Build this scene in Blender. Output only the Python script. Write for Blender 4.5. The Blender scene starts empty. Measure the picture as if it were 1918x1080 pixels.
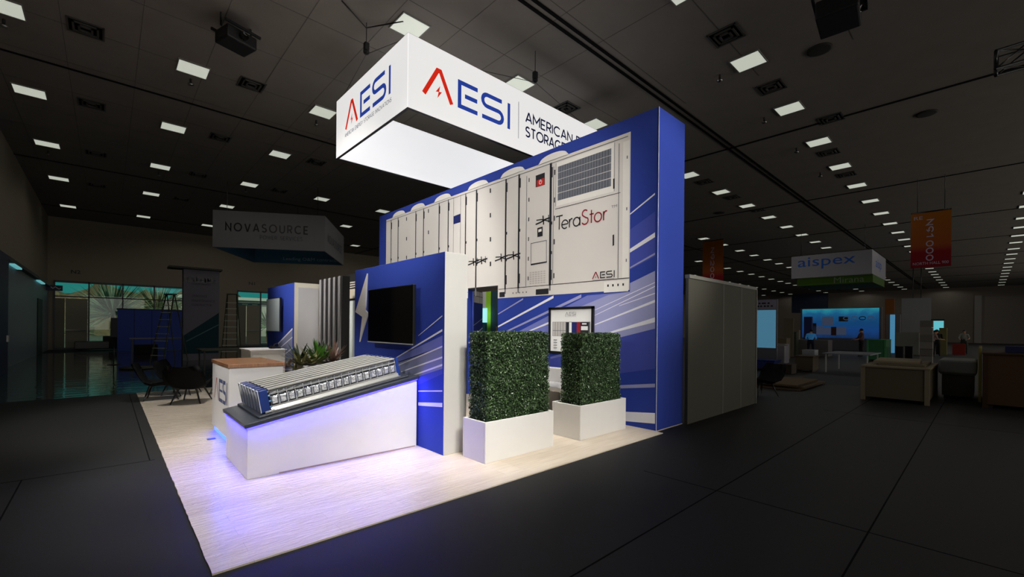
import bpy, bmesh, math, random
from mathutils import Vector, Matrix
PI = math.pi
SC = bpy.context.scene
COL = SC.collection
random.seed(7)

# ------------------------------------------------------------------ camera
FPX, CYPX, CAM_H = 819.4, 613.0, 1.6
YAW, ROLL = math.radians(47.238), math.radians(0.534)
_f = Vector((math.cos(YAW), math.sin(YAW), 0)); _r = Vector((math.sin(YAW), -math.cos(YAW), 0)); _u = Vector((0, 0, 1))
_r, _u = _r*math.cos(ROLL) + _u*math.sin(ROLL), -_r*math.sin(ROLL) + _u*math.cos(ROLL)
cam = bpy.data.cameras.new('camera'); cam_o = bpy.data.objects.new('camera', cam); COL.objects.link(cam_o)
cam.sensor_width = 36.0; cam.sensor_fit = 'HORIZONTAL'; cam.lens = FPX/1918*36; cam.shift_y = (CYPX-540)/1918
cam.clip_start = 0.05; cam.clip_end = 400
M = Matrix.Identity(4)
for i in range(3):
    M[i][0] = _r[i]; M[i][1] = _u[i]; M[i][2] = -_f[i]
M[2][3] = CAM_H
cam_o.matrix_world = M
SC.camera = cam_o

# ------------------------------------------------------------------ exposure, world, lights
SC.view_settings.view_transform = 'Standard'; SC.view_settings.look = 'None'
SC.view_settings.exposure = 0.0; SC.view_settings.gamma = 1.0; SC.view_settings.use_curve_mapping = False
w = bpy.data.worlds.new('world'); SC.world = w; w.use_nodes = True
w.node_tree.nodes['Background'].inputs[0].default_value = (0.022, 0.20, 0.185, 1)
w.node_tree.nodes['Background'].inputs[1].default_value = 1.0
SC.cycles.max_bounces = 8; SC.cycles.use_denoising = True

def lamp(name, kind, loc, power, color=(1, 1, 1), target=None, size=0.1, angle=60, blend=0.4):
    d = bpy.data.lights.new(name, kind); d.energy = power; d.color = color
    if kind in ('SPOT', 'POINT'): d.shadow_soft_size = size
    if kind == 'SPOT': d.spot_size = math.radians(angle); d.spot_blend = blend
    if kind == 'AREA': d.shape = 'RECTANGLE'; d.size, d.size_y = size
    o = bpy.data.objects.new(name, d); COL.objects.link(o); o.location = loc
    if target is not None: o.rotation_euler = (Vector(target)-Vector(loc)).to_track_quat('-Z', 'Y').to_euler()
    return o
WARM = (1.0, 0.975, 0.93)
# unseen spots added to brighten the booth: over the aisle, overhead, at left
lamp('fill_front_counter', 'SPOT', (1.2, -1.2, 7.4), 2000, WARM, (1.9, 5.3, 0.5), 0.6, 36, 0.6)
lamp('fill_front_planters', 'SPOT', (3.0, -1.8, 7.4), 2700, WARM, (4.5, 4.7, 0.9), 0.6, 33, 0.6)
lamp('fill_overhead_corner', 'SPOT', (1.5, 5.5, 7.7), 1080, WARM, (1.5, 5.25, 0), 0.5, 34, 0.4)
lamp('fill_overhead_middle', 'SPOT', (3.3, 5.5, 7.7), 850, WARM, (3.3, 5.3, 0), 0.5, 34, 0.4)
lamp('fill_overhead_right', 'SPOT', (5.1, 5.3, 7.7), 650, WARM, (5.1, 5.3, 0), 0.5, 34, 0.4)
lamp('fill_overhead_left', 'SPOT', (1.6, 9.2, 7.7), 1500, WARM, (1.7, 9.8, 0), 0.6, 50, 0.5)
lamp('fill_wall_near', 'SPOT', (-2.3, 4.6, 5.4), 1600, WARM, (6.28, 6.4, 3.2), 0.4, 40, 0.5)
lamp('fill_wall_far', 'SPOT', (-2.3, 8.6, 5.4), 1900, WARM, (6.28, 10.2, 2.9), 0.4, 46, 0.5)
lamp('fill_wall_low', 'SPOT', (-2.3, 6.2, 5.2), 1000, WARM, (1.4, 6.4, 0.5), 0.4, 38, 0.6)
lamp('fill_tower_side', 'SPOT', (5.2, -3.2, 7.0), 2300, WARM, (6.5, 3.5, 3.6), 0.4, 28, 0.6)
lamp('fill_neighbour', 'SPOT', (7.7, 10.4, 5.0), 170, WARM, (9.0, 10.85, 1.9), 0.2, 60, 0.6)  # added lamp, hidden by the tower, to brighten the panels behind the doorway
# unseen fill added for the hall: one long soft light along the front wall
lamp('hall_fill_light', 'AREA', (34, -13.8, 3.2), 1900, (1, 0.95, 0.88), (34, 40, 5.5), (80, 5))
lamp('sun', 'SUN', (0, 60, 30), 2.4, (1, 0.90, 0.74), (0.2, 60.6, 29.25))

# ------------------------------------------------------------------ helpers: materials
def lin(h):
    h = h.lstrip('#'); out = []
    for i in (0, 2, 4):
        c = int(h[i:i+2], 16)/255
        out.append(c/12.92 if c <= 0.04045 else ((c+0.055)/1.055)**2.4)
    return out
MATS = {}
def mat(name, color, rough=0.6, metal=0.0, emit=None, strength=1.0, spec=0.5, bump=None, coat=0.0, noise=None):
    """noise = (scale, other colour): mottled base; bump = (scale, strength)"""
    if name in MATS: return MATS[name]
    m = bpy.data.materials.new(name); m.use_nodes = True; nt = m.node_tree; b = nt.nodes['Principled BSDF']
    c = lin(color) if isinstance(color, str) else color
    b.inputs['Base Color'].default_value = (*c, 1); b.inputs['Roughness'].default_value = rough
    b.inputs['Metallic'].default_value = metal; b.inputs['Specular IOR Level'].default_value = spec
    b.inputs['Coat Weight'].default_value = coat
    if emit is not None:
        e = lin(emit) if isinstance(emit, str) else emit
        b.inputs['Emission Color'].default_value = (*e, 1); b.inputs['Emission Strength'].default_value = strength
    tc = nt.nodes.new('ShaderNodeTexCoord')
    n = nt.nodes.new('ShaderNodeTexNoise'); nt.links.new(tc.outputs['Object'], n.inputs['Vector'])
    if noise is None: noise = (6.0, [x*0.94 for x in c])
    n.inputs['Scale'].default_value = noise[0]; n.inputs['Detail'].default_value = 4
    mx = nt.nodes.new('ShaderNodeMix'); mx.data_type = 'RGBA'
    oc = lin(noise[1]) if isinstance(noise[1], str) else noise[1]
    mx.inputs['A'].default_value = (*c, 1); mx.inputs['B'].default_value = (*oc, 1)
    nt.links.new(n.outputs['Fac'], mx.inputs['Factor']); nt.links.new(mx.outputs['Result'], b.inputs['Base Color'])
    if bump:
        n2 = nt.nodes.new('ShaderNodeTexNoise'); n2.inputs['Scale'].default_value = bump[0]; n2.inputs['Detail'].default_value = 5
        nt.links.new(tc.outputs['Object'], n2.inputs['Vector'])
        bp = nt.nodes.new('ShaderNodeBump'); bp.inputs['Strength'].default_value = bump[1]; bp.inputs['Distance'].default_value = 0.02
        nt.links.new(n2.outputs['Fac'], bp.inputs['Height']); nt.links.new(bp.outputs['Normal'], b.inputs['Normal'])
    MATS[name] = m
    return m

def plank_floor():
    m = mat('vinyl_plank', '#cdbda8', 0.35); nt = m.node_tree; b = nt.nodes['Principled BSDF']
    N = nt.nodes.new; L = nt.links.new
    tc = N('ShaderNodeTexCoord')
    br = N('ShaderNodeTexBrick'); br.inputs['Scale'].default_value = 1.0
    br.inputs['Brick Width'].default_value = 1.22; br.inputs['Row Height'].default_value = 0.155
    br.inputs['Mortar Size'].default_value = 0.0012; br.inputs['Bias'].default_value = 0.0
    br.inputs['Color1'].default_value = (*lin('#e2d6c4'), 1); br.inputs['Color2'].default_value = (*lin('#d8cab6'), 1)
    br.inputs['Mortar'].default_value = (*lin('#b7a894'), 1)
    L(tc.outputs['Object'], br.inputs['Vector'])
    mp = N('ShaderNodeMapping'); mp.inputs['Scale'].default_value = (0.9, 14, 1); L(tc.outputs['Object'], mp.inputs['Vector'])
    gr = N('ShaderNodeTexNoise'); gr.inputs['Scale'].default_value = 3; gr.inputs['Detail'].default_value = 6; L(mp.outputs['Vector'], gr.inputs['Vector'])
    mx = N('ShaderNodeMix'); mx.data_type = 'RGBA'; mx.blend_type = 'MULTIPLY'; mx.inputs['Factor'].default_value = 0.6
    rp = N('ShaderNodeValToRGB'); rp.color_ramp.elements[0].position = 0.3; rp.color_ramp.elements[1].position = 0.7
    rp.color_ramp.elements[0].color = (0.72, 0.67, 0.62, 1)
    L(gr.outputs['Fac'], rp.inputs['Fac']); L(br.outputs['Color'], mx.inputs['A']); L(rp.outputs['Color'], mx.inputs['B'])
    L(mx.outputs['Result'], b.inputs['Base Color'])
    return m

def plank_film():
    m = PLANK.copy(); m.name = 'vinyl_plank_under_film'; nt = m.node_tree; N = nt.nodes.new; L = nt.links.new; b = nt.nodes['Principled BSDF']
    tc = N('ShaderNodeTexCoord'); hs = []
    for rot, sc, fs, det, dist in ((.5, (1, 3.2, 1), 5, 7, 1.8), (-.15, (.7, 6, 1), 4, 5, .8)):
        mp = N('ShaderNodeMapping'); mp.inputs['Scale'].default_value = sc; mp.inputs['Rotation'].default_value = (0, 0, rot); L(tc.outputs['Object'], mp.inputs['Vector'])
        n = N('ShaderNodeTexNoise'); n.inputs['Scale'].default_value = fs; n.inputs['Detail'].default_value = det; n.inputs['Distortion'].default_value = dist; L(mp.outputs['Vector'], n.inputs['Vector']); hs.append(n)
    ad = N('ShaderNodeMath'); ad.operation = 'ADD'; L(hs[0].outputs['Fac'], ad.inputs[0]); L(hs[1].outputs['Fac'], ad.inputs[1])
    bp = N('ShaderNodeBump'); bp.inputs['Strength'].default_value = 1.0; bp.inputs['Distance'].default_value = .10; L(ad.outputs['Value'], bp.inputs['Height'])
    ge = N('ShaderNodeNewGeometry'); sx = N('ShaderNodeSeparateXYZ'); mr = N('ShaderNodeMapRange'); L(ge.outputs['Position'], sx.inputs['Vector']); L(sx.outputs['X'], mr.inputs['Value'])
    mr.inputs['From Min'].default_value = 2.0; mr.inputs['From Max'].default_value = 3.4; mr.inputs['To Min'].default_value = 1.0; mr.inputs['To Max'].default_value = 0.0; L(mr.outputs['Result'], b.inputs['Coat Weight'])
    b.inputs['Coat Roughness'].default_value = .10; b.inputs['Coat IOR'].default_value = 1.6; L(bp.outputs['Normal'], b.inputs['Coat Normal'])
    return m

def film_material(name, dark=True):
    """clear protective film: a wrinkled glossy layer"""
    m = bpy.data.materials.new(name); m.use_nodes = True; nt = m.node_tree; N = nt.nodes.new; L = nt.links.new
    b = nt.nodes['Principled BSDF']
    tc = N('ShaderNodeTexCoord')
    mp = N('ShaderNodeMapping'); mp.inputs['Scale'].default_value = (1.0, 2.4, 1); mp.inputs['Rotation'].default_value = (0, 0, 0.35 if not dark else 0)
    L(tc.outputs['Object'], mp.inputs['Vector'])
    n1 = N('ShaderNodeTexNoise'); n1.inputs['Scale'].default_value = 1.3; n1.inputs['Detail'].default_value = 5; n1.inputs['Distortion'].default_value = 1.0
    L(mp.outputs['Vector'], n1.inputs['Vector'])
    bp = N('ShaderNodeBump'); bp.inputs['Strength'].default_value = 0.16; bp.inputs['Distance'].default_value = 0.05
    L(n1.outputs['Fac'], bp.inputs['Height'])
    b.inputs['Base Color'].default_value = (*lin('#35332f'), 1); b.inputs['Roughness'].default_value = 0.06
    b.inputs['IOR'].default_value = 1.9; L(bp.outputs['Normal'], b.inputs['Normal'])
    MATS[name] = m
    return m

def wood(name, c1, c2, scale=(1, 12, 12), rough=0.4):
    m = mat(name, c1, rough); nt = m.node_tree; b = nt.nodes['Principled BSDF']; N = nt.nodes.new; L = nt.links.new
    tc = N('ShaderNodeTexCoord'); mp = N('ShaderNodeMapping'); mp.inputs['Scale'].default_value = scale
    n = N('ShaderNodeTexNoise'); n.inputs['Scale'].default_value = 3; n.inputs['Detail'].default_value = 6; n.inputs['Distortion'].default_value = 0.6
    rp = N('ShaderNodeValToRGB'); rp.color_ramp.elements[0].color = (*lin(c1), 1); rp.color_ramp.elements[1].color = (*lin(c2), 1)
    rp.color_ramp.elements[0].position = 0.35; rp.color_ramp.elements[1].position = 0.68
    L(tc.outputs['Object'], mp.inputs['Vector']); L(mp.outputs['Vector'], n.inputs['Vector']); L(n.outputs['Fac'], rp.inputs['Fac']); L(rp.outputs['Color'], b.inputs['Base Color'])
    return m

def leaf_mat(name, c1, c2, rough=0.4, scale=40):
    return mat(name, c1, rough, noise=(scale, c2))

def glass_mat():
    m = bpy.data.materials.new('window_glass'); m.use_nodes = True; nt = m.node_tree; N = nt.nodes.new; L = nt.links.new
    tr = N('ShaderNodeBsdfTransparent'); tr.inputs['Color'].default_value = (0.85, 0.95, 0.93, 1)
    gl = N('ShaderNodeBsdfGlossy'); gl.inputs['Roughness'].default_value = 0.02; fr = N('ShaderNodeFresnel'); fr.inputs['IOR'].default_value = 1.4
    mx = N('ShaderNodeMixShader'); L(fr.outputs['Fac'], mx.inputs['Fac']); L(tr.outputs['BSDF'], mx.inputs[1]); L(gl.outputs['BSDF'], mx.inputs[2])
    L(mx.outputs['Shader'], nt.nodes['Material Output'].inputs['Surface']); MATS['glass'] = m
    return m

WHITE = mat('white_laminate', '#dedcda', 0.45)
WPAINT = mat('white_paint', '#d9d7d2', 0.6)
BLUE = mat('blue_fabric', '#2b409a', 0.75, spec=0.2)
BLUE2 = mat('print_blue_mid', '#4450a8', 0.75, spec=0.2)
PERI = mat('print_periwinkle', '#7078be', 0.75, spec=0.2)
PALE = mat('print_pale_blue', '#9b9dc8', 0.75, spec=0.2)
PALE2 = mat('print_grey_blue', '#8286a6', 0.75, spec=0.2)
PWHITE = mat('print_white', '#e6e6ee', 0.7, spec=0.2)
PGREY = mat('print_container_grey', '#dcd7d1', 0.7, spec=0.2, noise=(0.8, '#d0cbc6'))
PGREY2 = mat('print_container_light', '#e8e4de', 0.7, spec=0.2)
PGREY3 = mat('print_container_shade', '#bdb8b3', 0.7, spec=0.2)
PLINE = mat('print_dark_line', '#26262c', 0.7, spec=0.2)
PMID = mat('print_mid_grey', '#6e6e72', 0.7, spec=0.2)
PMESH = mat('print_louvre', '#5a5e68', 0.7, spec=0.2, noise=(60, '#7c808a'))
RED = mat('print_red', '#c8281e', 0.7, spec=0.2)
DRED = mat('print_dark_red', '#8c1a28', 0.7, spec=0.2)
NAVY = mat('print_navy', '#1c2560', 0.7, spec=0.2)
BLACK = mat('black_plastic', '#0c0c0d', 0.35)
BLACKM = mat('black_matte', '#141415', 0.6)
SCREEN = mat('screen_glass', '#050506', 0.08, spec=0.6)
SCREENG = mat('screen_painted_reflection', '#c3cccc', 0.15, spec=0.6, noise=(1.0, '#9aa6ac'))  # pale mottled base colour paints in the grey reflection
ALU = mat('brushed_aluminium', '#c4c3be', 0.36, 0.3, noise=(50, '#a3a3a0'))
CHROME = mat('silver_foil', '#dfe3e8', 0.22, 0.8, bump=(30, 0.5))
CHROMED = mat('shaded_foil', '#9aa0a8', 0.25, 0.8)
ALUB = mat('base_rail_aluminium', '#8f8f8c', 0.3, 0.6)
CAPD = mat('navy_end_cap', '#152a66', 0.3, spec=.5)
CAPB = mat('blue_end_cap', '#1e3a86', 0.25, spec=0.6, coat=0.4)
SLAB = mat('charcoal_slab', '#363a44', 0.35, noise=(90, '#2b2e37'))
LED = mat('blue_led', '#1010ff', emit=(0.004, 0.003, 1.0), strength=110)
LEDP = mat('blue_led_toekick', '#1010ff', emit=(0.025, 0.06, 1.0), strength=8)
WOODTOP = wood('walnut_top', '#9a7052', '#7c5238', (12, 1, 1), 0.22)
PLANK = plank_floor()
PLANKF = plank_film()
FILMD = film_material('plastic_covered_carpet', True)
CONC = mat('polished_concrete', '#222221', 0.6, noise=(0.5, '#1d1d1d'), bump=(80, 0.05), spec=0.25)
SEAM = mat('floor_joint', '#08080a', 0.9, spec=0.1)
CEIL = mat('ceiling_tile', '#8a847c', 0.9, noise=(1.5, '#7d7770'), spec=0.1)
CEILD = mat('ceiling_reveal', '#0a0a0a', 0.9, spec=0.1)
VENT = mat('vent_metal', '#4a4844', 0.6)
WALL = mat('hall_wall_paint', '#8d8474', 0.9, spec=0.2, noise=(0.3, '#857c6c'))
FRAME = mat('window_frame_metal', '#4d4f56', 0.5)
GLASS = glass_mat()
DOORM = mat('hall_door_paint', '#8a8672', 0.6)
DIFF = mat('troffer_diffuser', '#d8dcd0', 0.6, emit=(0.52, 0.55, 0.47), strength=0.85)
SIGNF = mat('backlit_fabric', '#a8a6a4', 0.8, spec=0.1, emit=(1.0, 0.985, 0.975), strength=0.72)
SIGNI = mat('backlit_fabric_inside', '#e4e4e6', 0.8, spec=0.1, emit=(0.97, 0.975, 1.0), strength=0.62)
SRED = mat('sign_print_red', '#d02a1a', 0.8, spec=0.1, emit=lin('#e02a18'), strength=0.6)
SBLUE = mat('sign_print_blue', '#2a45a0', 0.8, spec=0.1, emit=lin('#2a48b0'), strength=0.5)
SNAVY = mat('sign_print_navy', '#1d2450', 0.8, spec=0.1, emit=lin('#1d2450'), strength=0.3)
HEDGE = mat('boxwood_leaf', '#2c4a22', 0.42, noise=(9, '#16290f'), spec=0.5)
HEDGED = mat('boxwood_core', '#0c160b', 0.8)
GREYP = mat('grey_partition', '#55544a', 0.8, spec=0.2)

# ------------------------------------------------------------------ helpers: objects
def tag(o, label=None, cat=None, group=None, kind=None):
    if label: o['label'] = label
    if cat: o['category'] = cat
    if group: o['group'] = group
    if kind: o['kind'] = kind
    return o
def empty(name, loc, rz=0):
    o = bpy.data.objects.new(name, None); COL.objects.link(o); o.location = loc; o.rotation_euler = (0, 0, rz); o.empty_display_size = 0.2
    return o
def thing(name, label, cat, loc, rz=0, group=None, kind=None):
    return tag(empty(name, loc, rz), label, cat, group, kind)

class MB:
    """collects shapes (in world space); build() links them as one mesh object"""
    def __init__(s): s.v = []; s.f = []; s.m = []; s.sm = []
    def add(s, vs, fs, m=0, smooth=False):
        o = len(s.v); s.v += [tuple(v) for v in vs]
        for f in fs: s.f.append(tuple(i+o for i in f)); s.m.append(m); s.sm.append(smooth)
        return s
    def poly(s, pts, m=0): return s.add(pts, [tuple(range(len(pts)))], m)
    def box(s, x0, x1, y0, y1, z0, z1, m=0):
        return s.obox((x0, y0, z0), (x1-x0, 0, 0), (0, y1-y0, 0), (0, 0, z1-z0), m)
    def obox(s, o, a, b, c, m=0):
        o, a, b, c = map(Vector, (o, a, b, c))
        vs = [o, o+a, o+a+b, o+b, o+c, o+a+c, o+a+b+c, o+b+c]
        fs = [(0, 3, 2, 1), (4, 5, 6, 7), (0, 1, 5, 4), (1, 2, 6, 5), (2, 3, 7, 6), (3, 0, 4, 7)]
        if a.cross(b).dot(c) < 0: fs = [tuple(reversed(f)) for f in fs]
        return s.add(vs, fs, m)
    def tube(s, pts, r, n=8, m=0, smooth=True):
        pts = [Vector(p) for p in pts]; rs = r if isinstance(r, (list, tuple)) else [r]*len(pts)
        vs, fs = [], []
        up = Vector((0, 0, 1))
        for i, p in enumerate(pts):
            d = (pts[min(i+1, len(pts)-1)]-pts[max(i-1, 0)]).normalized()
            a = d.cross(up if abs(d.z) < 0.95 else Vector((1, 0, 0))).normalized(); b = a.cross(d)
            for k in range(n):
                t = 2*PI*k/n; vs.append(p + (a*math.cos(t)+b*math.sin(t))*rs[i])
        for i in range(len(pts)-1):
            for k in range(n):
                fs.append((i*n+k, i*n+(k+1) % n, (i+1)*n+(k+1) % n, (i+1)*n+k))
        fs.append(tuple(range(n))); fs.append(tuple(reversed([(len(pts)-1)*n+k for k in range(n)])))
        return s.add(vs, fs, m, smooth)
    def lathe(s, cx, cy, prof, n=24, m=0, smooth=True):
        vs, fs = [], []
        for r, z in prof:
            for k in range(n): vs.append((cx+r*math.cos(2*PI*k/n), cy+r*math.sin(2*PI*k/n), z))
        for i in range(len(prof)-1):
            for k in range(n): fs.append((i*n+k, i*n+(k+1) % n, (i+1)*n+(k+1) % n, (i+1)*n+k))
        fs.append(tuple(reversed(range(n)))); fs.append(tuple((len(prof)-1)*n+k for k in range(n)))
        return s.add(vs, fs, m, smooth)
    def extrude(s, pts, d, m=0):
        """closed outline pts (3D) pushed along d"""
        pts = [Vector(p) for p in pts]; d = Vector(d); n = len(pts)
        nrm = Vector((0, 0, 0))
        for i in range(n): nrm += (pts[i]-pts[0]).cross(pts[(i+1) % n]-pts[0])
        vs = pts + [p+d for p in pts]; fs = [tuple(reversed(range(n))), tuple(range(n, 2*n))] + [(i, (i+1) % n, (i+1) % n+n, i+n) for i in range(n)]
        if nrm.dot(d) < 0: fs = [tuple(reversed(f)) for f in fs]
        return s.add(vs, fs, m)
    def stroke(s, pl, pts, wd, m=0, closed=False):
        """flat line of width wd on a plane pl=(origin, ex, ey); pts in plane units"""
        o, ex, ey = map(Vector, pl); P2 = [Vector((p[0], p[1])) for p in pts]; n = len(P2); L, R = [], []
        for i in range(n):
            a = P2[i-1] if i > 0 else (P2[-1] if closed else None); c = P2[(i+1) % n] if (i < n-1 or closed) else None; b = P2[i]
            d1 = (b-a).normalized() if a is not None else (c-b).normalized(); d2 = (c-b).normalized() if c is not None else d1
            t = d1+d2; t = t.normalized() if t.length > 1e-6 else d1; nn = Vector((-t.y, t.x)); k = max(0.35, nn.dot(Vector((-d1.y, d1.x))))
            L.append(b+nn*wd/2/k); R.append(b-nn*wd/2/k)
        to = lambda q: o+ex*q.x+ey*q.y
        vs = [to(q) for q in L]+[to(q) for q in R]
        rng = range(n if closed else n-1)
        return s.add(vs, [(i+n, (i+1) % n+n, (i+1) % n, i) for i in rng], m)
    def build(s, name, mats, parent=None, bevel=0, seg=2):
        me = bpy.data.meshes.new(name); mats = mats if isinstance(mats, (list, tuple)) else [mats]
        org = Vector((0, 0, 0))
        if parent is not None: org = parent_loc(parent)
        elif s.v:
            xs = list(zip(*s.v)); org = Vector(((min(xs[0])+max(xs[0]))/2, (min(xs[1])+max(xs[1]))/2, min(xs[2])))
        inv = Matrix.Translation(org) if parent is None else parent_mat(parent); inv = inv.inverted()
        me.from_pydata([inv @ Vector(v) for v in s.v], [], s.f)
        for mm in mats: me.materials.append(mm)
        me.polygons.foreach_set('material_index', s.m); me.polygons.foreach_set('use_smooth', s.sm); me.update()
        o = bpy.data.objects.new(name, me); COL.objects.link(o)
        if parent is not None: o.parent = parent
        else: o.location = org
        if bevel:
            b = o.modifiers.new('bevel', 'BEVEL'); b.width = bevel; b.segments = seg; b.limit_method = 'ANGLE'; b.angle_limit = 0.6
        return o
def parent_mat(o):
    m = Matrix.Translation(o.location) @ o.rotation_euler.to_matrix().to_4x4()
    return (parent_mat(o.parent) @ m) if o.parent else m
def parent_loc(o): return parent_mat(o).translation

def copy_tree(o, parent=None):
    c = o.copy(); COL.objects.link(c)
    if parent is not None: c.parent = parent
    for ch in [x for x in COL.objects if x.parent == o]: copy_tree(ch, c)
    return c

def struct(o, label, cat='room shell'):
    return tag(o, label, cat, None, 'structure')

_txt_cache = {}
def text_into(mb, body, pl, width, height, m=0, bold=0.0, space=1.0, align='L'):
    """lettering as flat faces on plane pl=(origin, ex, ey), scaled to width x height"""
    key = (body, bold, space)
    if key not in _txt_cache:
        cu = bpy.data.curves.new('lettering', 'FONT'); cu.body = body; cu.offset = bold; cu.space_character = space; cu.resolution_u = 3
        to = bpy.data.objects.new('lettering', cu); COL.objects.link(to)
        dg = bpy.context.evaluated_depsgraph_get(); me = bpy.data.meshes.new_from_object(to.evaluated_get(dg))
        _txt_cache[key] = ([v.co.copy() for v in me.vertices], [tuple(p.vertices) for p in me.polygons])
        bpy.data.objects.remove(to); bpy.data.curves.remove(cu); bpy.data.meshes.remove(me)
    vs, fs = _txt_cache[key]
    x0 = min(v.x for v in vs); x1 = max(v.x for v in vs); y0 = min(v.y for v in vs); y1 = max(v.y for v in vs)
    o, ex, ey = map(Vector, pl)
    sx = width/(x1-x0); sy = height/(y1-y0)
    mb.add([o+ex*((v.x-x0)*sx)+ey*((v.y-y0)*sy) for v in vs], fs, m)

def arc(cx, cy, rx, ry, a0, a1, n=10):
    return [(cx+rx*math.cos(math.radians(a0+(a1-a0)*i/n)), cy+ry*math.sin(math.radians(a0+(a1-a0)*i/n))) for i in range(n+1)]
def logo_into(mb, pl, s, ma, mb_, t=0.085):
    """the A E S I lettering: A with a spark (index ma) and E S I (index mb_); cap height 0.56*s"""
    o, ex, ey = map(Vector, pl); P = (o, ex*s, ey*s); h = 0.555
    mb.stroke(P, [(0.045, 0.0), (0.34, h-0.02), (0.40, h-0.02), (0.665, 0.0)], t, ma)
    def fl(pts): mb.poly([P[0]+P[1]*x+P[2]*y for x, y in pts], ma)
    fl([(0.40, 0.26), (0.30, 0.12), (0.365, 0.135), (0.34, 0.01), (0.44, 0.155), (0.375, 0.14)])
    mb.stroke(P, [(1.30, h-t/2), (0.85, h-t/2), (0.85, t/2), (1.30, t/2)], t, mb_)
    mb.stroke(P, [(0.98, h/2), (1.29, h/2)], t, mb_)
    r = (h-t)/4
    pts = [(1.955, h-t/2), (1.55, h-t/2)] + arc(1.55, h-t/2-r, r, r, 90, 270, 8)[1:] + [(1.86, h/2)] + arc(1.86, h/2-r, r, r, 90, -90, 8)[1:] + [(1.42, t/2)]
    mb.stroke(P, pts, t, mb_)
    mb.stroke(P, [(2.16, 0), (2.16, h)], t*0.9, mb_)

def _glyphs():
    G = {}
    G['A'] = ([[(0, 0), (.34, 1), (.40, 1), (.74, 0)], [(.13, .30), (.61, .30)]], .74); G['M'] = ([[(0, 0), (0, 1), (.42, .35), (.84, 1), (.84, 0)]], .84)
    G['E'] = ([[(.56, 1), (0, 1), (0, 0), (.56, 0)], [(0, .5), (.5, .5)]], .56); G['R'] = ([[(0, 0), (0, 1), (.30, 1)] + arc(.30, .72, .27, .28, 90, -90, 8)[1:] + [(0, .44)], [(.30, .44), (.58, 0)]], .58)
    G['I'] = ([[(0, 0), (0, 1)]], .02); G['C'] = ([arc(.48, .5, .48, .5, 45, 315, 20)], .84); G['N'] = ([[(0, 0), (0, 1), (.70, 0), (.70, 1)]], .70)
    G['G'] = ([arc(.48, .5, .48, .5, 45, 345, 20) + [(.94, .45), (.52, .45)]], .94); G['Y'] = ([[(0, 1), (.34, .48), (.68, 1)], [(.34, .48), (.34, 0)]], .68)
    G['S'] = ([arc(.30, .745, .27, .255, 35, 215, 10) + [(.25, .53), (.36, .48)] + arc(.29, .255, .29, .255, 55, -150, 12)], .58); G['T'] = ([[(0, 1), (.64, 1)], [(.32, 1), (.32, 0)]], .64)
    G['O'] = ([arc(.5, .5, .5, .5, 0, 360, 28)], 1.0); G['V'] = ([[(0, 1), (.34, 0), (.40, 0), (.74, 1)]], .74); G['U'] = ([[(0, 1), (0, .32)] + arc(.33, .33, .33, .33, 180, 360, 12) + [(.66, 1)]], .66)
    G['P'] = ([[(0, 0), (0, 1), (.30, 1)] + arc(.30, .71, .28, .29, 90, -90, 8)[1:] + [(0, .42)]], .56); G['W'] = ([[(0, 1), (.27, 0), (.52, .9), (.77, 0), (1.04, 1)]], 1.04); G['K'] = ([[(0, 0), (0, 1)], [(.56, 1), (0, .42)], [(.2, .6), (.58, 0)]], .58)
    G['H'] = ([[(0, 0), (0, 1)], [(.66, 0), (.66, 1)], [(0, .5), (.66, .5)]], .66); G['L'] = ([[(0, 1), (0, 0), (.5, 0)]], .5)
    G['0'] = ([arc(.32, .5, .32, .5, 0, 360, 24)], .64); G['9'] = ([arc(.3, .68, .3, .32, 0, 360, 20), [(.6, .68), (.56, .3), (.3, 0)]], .6); G['1'] = ([[(0, .75), (.26, 1), (.26, 0)]], .28); G['2'] = ([arc(.3, .7, .3, .3, 170, -30, 12) + [(0, 0), (.6, 0)]], .6)
    return G
GLY = _glyphs()
def letters_into(mb, body, pl, width, height, m, t=0.12, gap=0.22):
    """plain geometric capitals drawn with strokes; t = stroke / height"""
    tot = sum((.4 if c == ' ' else GLY[c][1]) for c in body) + gap*(len(body)-1)
    o, ex, ey = map(Vector, pl); k = width/tot; x = 0
    for c in body:
        if c != ' ':
            for st in GLY[c][0]: mb.stroke((o, ex, ey), [((x+p[0])*k, p[1]*height) for p in st], t*height, m)
            x += GLY[c][1]
        else: x += .4
        x += gap

# pixel ray in the reference frame -> a point on a real plane of the place (used for printed artwork)
def on(px, py, ax, v):
    d = _f + _r*(px-959)/FPX - _u*(py-CYPX)/FPX; i = 'xyz'.index(ax); c = Vector((0, 0, CAM_H))
    return c + d*((v-c[i])/d[i])

# ================================================================== THE HALL
X0, X1, Y0, Y1, CH = -2.65, 91.0, -14.0, 38.0, 8.0
mb = MB(); mb.box(X0-0.3, X1+0.3, Y0-0.3, Y1+0.3, -0.3, 0)
struct(mb.build('floor', CONC), 'dark polished concrete hall floor', 'floor')
mb = MB(); mb.box(X0-0.3, X1+0.3, Y0-0.3, Y1+0.3, CH, CH+0.3)
struct(mb.build('ceiling', CEIL), 'dark tiled hall ceiling', 'ceiling')
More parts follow.
